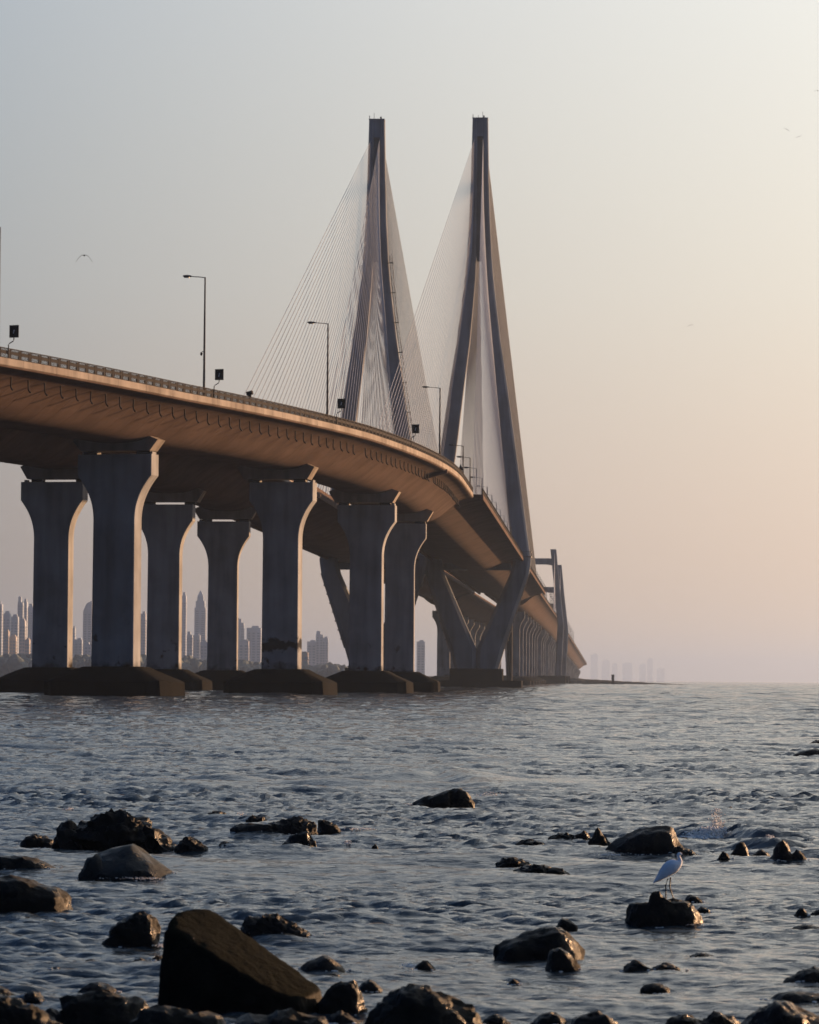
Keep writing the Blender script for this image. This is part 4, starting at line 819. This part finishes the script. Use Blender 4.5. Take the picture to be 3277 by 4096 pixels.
rock('two-humped rock pile at right before the wave', [bl(3090, 3175, 3362, 3436, .5, rough=.07), bl(3150, 3228, 3398, 3450, .5, rough=.07), bl(3070, 3190, 3410, 3454, .4, rough=.07)], 'dark', SH, b=3454)
rock('half-awash lump left of the triangular rock', [bl(2866, 2928, 3410, 3446, .5, rough=.1)], 'dark', SH)
rock('distant small rock tip at right, past the egret', [bl(2878, 2930, 3000, 3018, .45)], 'dark', SH)
rock('distant thin reef line near the right edge', [bl(3020, 3145, 2990, 3004, .6, depth=.3)], 'dark', SH)
rock('distant upper rock cut by the right edge', [bl(3236, 3310, 2960, 2985, .4)], 'dark', SH)
rock('distant lower rock at the right edge, widest of that group', [bl(3174, 3320, 2996, 3024, .6, depth=.5)], 'dark', SH)
rock('distant rock chip left of the edge rocks', [bl(3176, 3208, 2977, 2988, .5)], 'dark', SH)

# ------------------------------------------------------------------ splash and foam
foam_m = mat('sea_foam', (.78, .78, .76), .6)[0]
V1, F1 = ico(1)
def spray(name, label, blobs):
    mb = MB()
    for (px, py, wpx, hpx, n, rmin, rmax) in blobs:
        c = on_water(px, py); ppm = FOC / c.y
        for k in range(n):
            h_ = random.random() ** 3.0; x = random.gauss(0, .38) * wpx * (1 - .6 * h_) / ppm; z = h_ * hpx / ppm; r_ = random.uniform(rmin, rmax) * (1 - .5 * h_)
            y = random.gauss(0, .10); 
            mb.add([(c.x + x + v[0] * r_ * 1.3, c.y + y + v[1] * r_, .015 + z + v[2] * r_) for v in V1], F1)
    return tag(link(name, mb.mesh(name, foam_m, ang=60)), label, None, None, 'stuff')
def foot_foam():
    mb = MB()
    for (x, y, W, D, hi) in ROCK_SPOTS:
        if y > 80: continue
        for k in range(int(10 + 26 * min(W, 1.2))):
            a = random.uniform(math.pi * .95, math.pi * 2.05); cl = noise.noise((x * 3 + math.cos(a) * 2, y * 3 + math.sin(a) * 2, 5))
            if cl < -.05: continue
            r_ = random.uniform(.002, .0065); px_ = x + math.cos(a) * W * .5 * random.uniform(.98, 1.12); py_ = y + math.sin(a) * D * .5 * random.uniform(1.0, 1.15)
            h_ = float(water_height(np.array([px_]), np.array([py_]))[0][0])
            mb.add([(px_ + v[0] * r_ * 2.4, py_ + v[1] * r_ * 2.0, h_ + .004 + v[2] * r_ * .8) for v in V1], F1)
    tag(link('rock_foot_foam', mb.mesh('rock_foot_foam', foam_m, ang=60)), 'broken line of foam beads where water meets the rocks', None, None, 'stuff')
foot_foam()
spray('wave_splash', 'white splash thrown up by a wave behind the egret', [(2868, 3350, 46, 110, 900, .004, .014), (2845, 3358, 105, 14, 110, .012, .030), (2866, 3352, 26, 40, 60, .010, .022), (2850, 3356, 130, 44, 1900, .006, .019), (2950, 3350, 120, 26, 500, .004, .013), (3080, 3390, 60, 44, 600, .004, .014), (3200, 3392, 140, 22, 160, .003, .010)])
spray('foam_flecks', 'small white foam flecks around the wet rocks', [(1640, 3230, 40, 12, 90, .004, .011), (1960, 3190, 90, 18, 220, .004, .012), (960, 3268, 40, 14, 90, .004, .011), (1390, 3380, 40, 12, 90, .004, .010), (1450, 3322, 80, 8, 90, .003, .009), (1235, 3390, 30, 26, 110, .004, .010), (2290, 3408, 60, 14, 130, .003, .010), (2300, 3374, 60, 14, 90, .003, .009), (640, 3790, 40, 8, 60, .003, .006), (1640, 3874, 50, 8, 90, .003, .006), (275, 3242, 40, 8, 50, .004, .010), (560, 3520, 180, 6, 140, .002, .006), (3300, 3412, 120, 16, 120, .003, .010), (2760, 3704, 60, 6, 60, .002, .005), (1280, 3760, 40, 8, 60, .003, .006), (2150, 3395, 60, 8, 60, .003, .008), (2440, 3425, 70, 8, 90, .003, .008)])

# ------------------------------------------------------------------ birds
def build_egret():
    wm, N, L, b_ = mat('egret_feather', (.80, .84, .90), .7); n_ = N.new('ShaderNodeTexNoise'); n_.inputs['Scale'].default_value = 60; g = N.new('ShaderNodeTexCoord'); L.new(g.outputs['Object'], n_.inputs[0]); bp = N.new('ShaderNodeBump'); bp.inputs['Distance'].default_value = .004; L.new(n_.outputs[0], bp.inputs['Height']); L.new(bp.outputs[0], b_.inputs['Normal'])
    bk = mat('egret_bill_and_legs', (.025, .02, .02), .5)[0]; eye_m = mat('egret_eye', (.5, .42, .1), .2)[0]
    dg = bpy.context.evaluated_depsgraph_get(); dg.update(); bv = BVHTree.FromObject(egret_rock, dg); off = egret_rock.location
    def top(x, y):
        h_ = bv.ray_cast(Vector((x - off.x, y - off.y, 3)), Vector((0, 0, -1))); return h_[0].z if h_[0] else .18
    Y = egret_rock.location.y + .0; kx = 2400, 3300, 3.45
    Y = min((abs(at(2694, 3598, y).z - top(at(2694, 3598, y).x, y)), y) for y in np.linspace(Y - .25, Y + .25, 60))[1]
    def q(zx, zy, dy=0): p = at(2400 + zx / 3.45, 3300 + zy / 3.45, Y); return Vector((p.x, Y + dy, p.z))
    org = Vector((q(990, 1035).x, Y, top(q(1015, 1035).x, Y))); t = thing('egret', 'white egret standing on a boulder, facing right', 'bird', org)
    m_ = Y / FOC / 3.45
    spine = [((742, 798), 8, 6), ((770, 775), 22, 16), ((830, 720), 50, 34), ((890, 660), 78, 56), ((960, 600), 98, 72), ((1030, 560), 92, 74), ((1080, 530), 62, 56), ((1103, 500), 36, 34), ((1100, 465), 25, 24), ((1088, 436), 22, 21), ((1088, 412), 25, 22), ((1104, 400), 23, 20), ((1124, 405), 15, 13), ((1134, 410), 9, 8)]
    def catm(P, n):
        out = []
        for i in range(len(P) - 1):
            p0, p1, p2, p3 = P[max(i - 1, 0)], P[i], P[i + 1], P[min(i + 2, len(P) - 1)]
            for k in range(n):
                t_ = k / n; out.append(.5 * (2 * p1 + (p2 - p0) * t_ + (2 * p0 - 5 * p1 + 4 * p2 - p3) * t_ ** 2 + (3 * p1 - p0 - 3 * p2 + p3) * t_ ** 3))
        out.append(P[-1]); return out
    S = catm([np.array([a[0], a[1], r1, r2], float) for a, r1, r2 in spine], 4)
    mb = MB(); rings = []; pts_ = [q(s[0], s[1]) - org for s in S]
    for i, p in enumerate(pts_):
        tg = (pts_[min(i + 1, len(pts_) - 1)] - pts_[max(i - 1, 0)]).normalized(); up = Vector((0, 1, 0)); a = tg.cross(up).normalized()
        rings.append([p + a * (math.cos(w) * S[i][2] * m_) + up * (math.sin(w) * S[i][3] * m_) for w in np.linspace(0, 2 * math.pi, 19)[:-1]])
    mb.rings(rings)
    # legs, in the same mesh
    mb.cur = 1
    for hip, knee, foot, dy in (((938, 742), (908, 845), (911, 968), -.012), ((978, 725), (968, 852), (1016, 1036), .012)):
        f_ = q(*foot, dy); f_.z = top(f_.x, f_.y) + .004; K = q(*knee, dy); Hh = q(*hip, dy)
        mb.tube([Hh - org, K + Vector((0, 0, .008)) - org, K - org, K - Vector((0, 0, .008)) - org, f_ - org], [.0066, .0054, .0068, .0052, .0048], 7)
        for dx_, dy_ in ((.05, .0), (.042, .02), (.042, -.02), (-.03, .0)):
            e = Vector((f_.x + dx_, f_.y + dy_, 0)); e.z = top(e.x, e.y) + .003; mid = (f_ + e) / 2; mid.z = max(mid.z, top(mid.x, mid.y) + .003); mb.tube([f_ - org, mid - org, e - org], [.0036, .003, .0018], 6)
    link('body', mb.mesh('body', wm, bk, ang=70), t)
    mb = MB(); mb.tube([q(1126, 407) - org, q(1150, 413) - org, q(1190, 426) - org], [.0052, .0038, .0008], 8); link('bill', mb.mesh('bill', bk, ang=70), t)
    for dy in (-1, 1):
        mb = MB(); c = q(1112, 398) - org; mb.add([(c.x + v[0] * .0028, dy * 18 * m_ + v[1] * .0022, c.z + v[2] * .0028) for v in V1], F1); link('eye', mb.mesh('eye', eye_m, ang=90), t)
    for dy in (-1, 1):                                        # folded wing lying along the flank
        W = catm([np.array([a, b_, r_, 0], float) for a, b_, r_ in ((738, 805, 5), (790, 756, 26), (860, 700, 50), (940, 625, 66), (1015, 570, 58), (1055, 545, 22))], 4); mb = MB(); rings = []
        P_ = [q(w[0], w[1]) - org for w in W]
        for i, p in enumerate(P_):
            u_ = i / (len(P_) - 1); sp = np.interp(W[i][0], [742, 770, 830, 890, 960, 1030, 1080], [6, 16, 34, 56, 72, 74, 56]) * m_; tg = (P_[min(i + 1, len(P_) - 1)] - P_[max(i - 1, 0)]).normalized(); a = tg.cross(Vector((0, 1, 0))).normalized(); pc = p + Vector((0, dy * sp * .82, 0))
            rings.append([pc + a * (math.cos(w) * W[i][2] * m_) + Vector((0, math.sin(w) * 16 * m_, 0)) for w in np.linspace(0, 2 * math.pi, 13)[:-1]])
        mb.rings(rings); link('wing', mb.mesh('wing', wm, ang=70), t)
build_egret()
bird_m = mat('bird_plumage', (.012, .012, .012), .9, spec=.05)[0]
def flyer(px, py, Y, span, label, droop, roll=0.0, group=None):
    c = at(px, py, Y); t = thing('bird', label, 'bird', c, R(20), group); t.rotation_euler = (0, roll, 0)
    mb = MB(); s = span
    body = [(-.02, -.20, 0, .012), (0, -.14, 0, .03), (0, -.05, .005, .05), (0, .05, .005, .048), (0, .12, .01, .03), (0, .16, .012, .026), (0, .19, .008, .008)]
    mb.rings([[(s * (x + math.cos(w) * r_), s * y, s * (z + math.sin(w) * r_)) for w in np.linspace(0, 2 * math.pi, 9)[:-1]] for x, y, z, r_ in body])
    for sg in (-1, 1):
        prof = [(.03, .07, -.07, .02), (.16, .10, -.05, .03), (.28, .09, -.04, .01 - droop * .25), (.40, .05, -.05, -droop * .6), (.50, .0, -.02, -droop)]
        mb.rings([[(sg * s * x, s * a, s * z), (sg * s * x, s * (a + b_) / 2, s * (z + .018)), (sg * s * x, s * b_, s * z), (sg * s * x, s * (a + b_) / 2, s * (z - .012))] for x, a, b_, z in prof])
    link('body', mb.mesh('body', bird_m, ang=60), t)
flyer(337, 1022, 250, 1.22, 'gull gliding with drooped wings at left, largest bird in the sky', .40)
flyer(3148, 517, 520, 1.0, 'upper left speck of a bird in a pair at top right', .1, .5, 'distant birds')
flyer(3197, 546, 540, 1.0, 'lower right speck of a bird in a pair at top right', -.1, -.4, 'distant birds')
flyer(3272, 363, 500, 1.0, 'bird speck touching the right edge near the top', .15, .2, 'distant birds')
flyer(2760, 1301, 520, 1.0, 'lone bird speck right of the right-hand pylon', .1, -.3, 'distant birds')
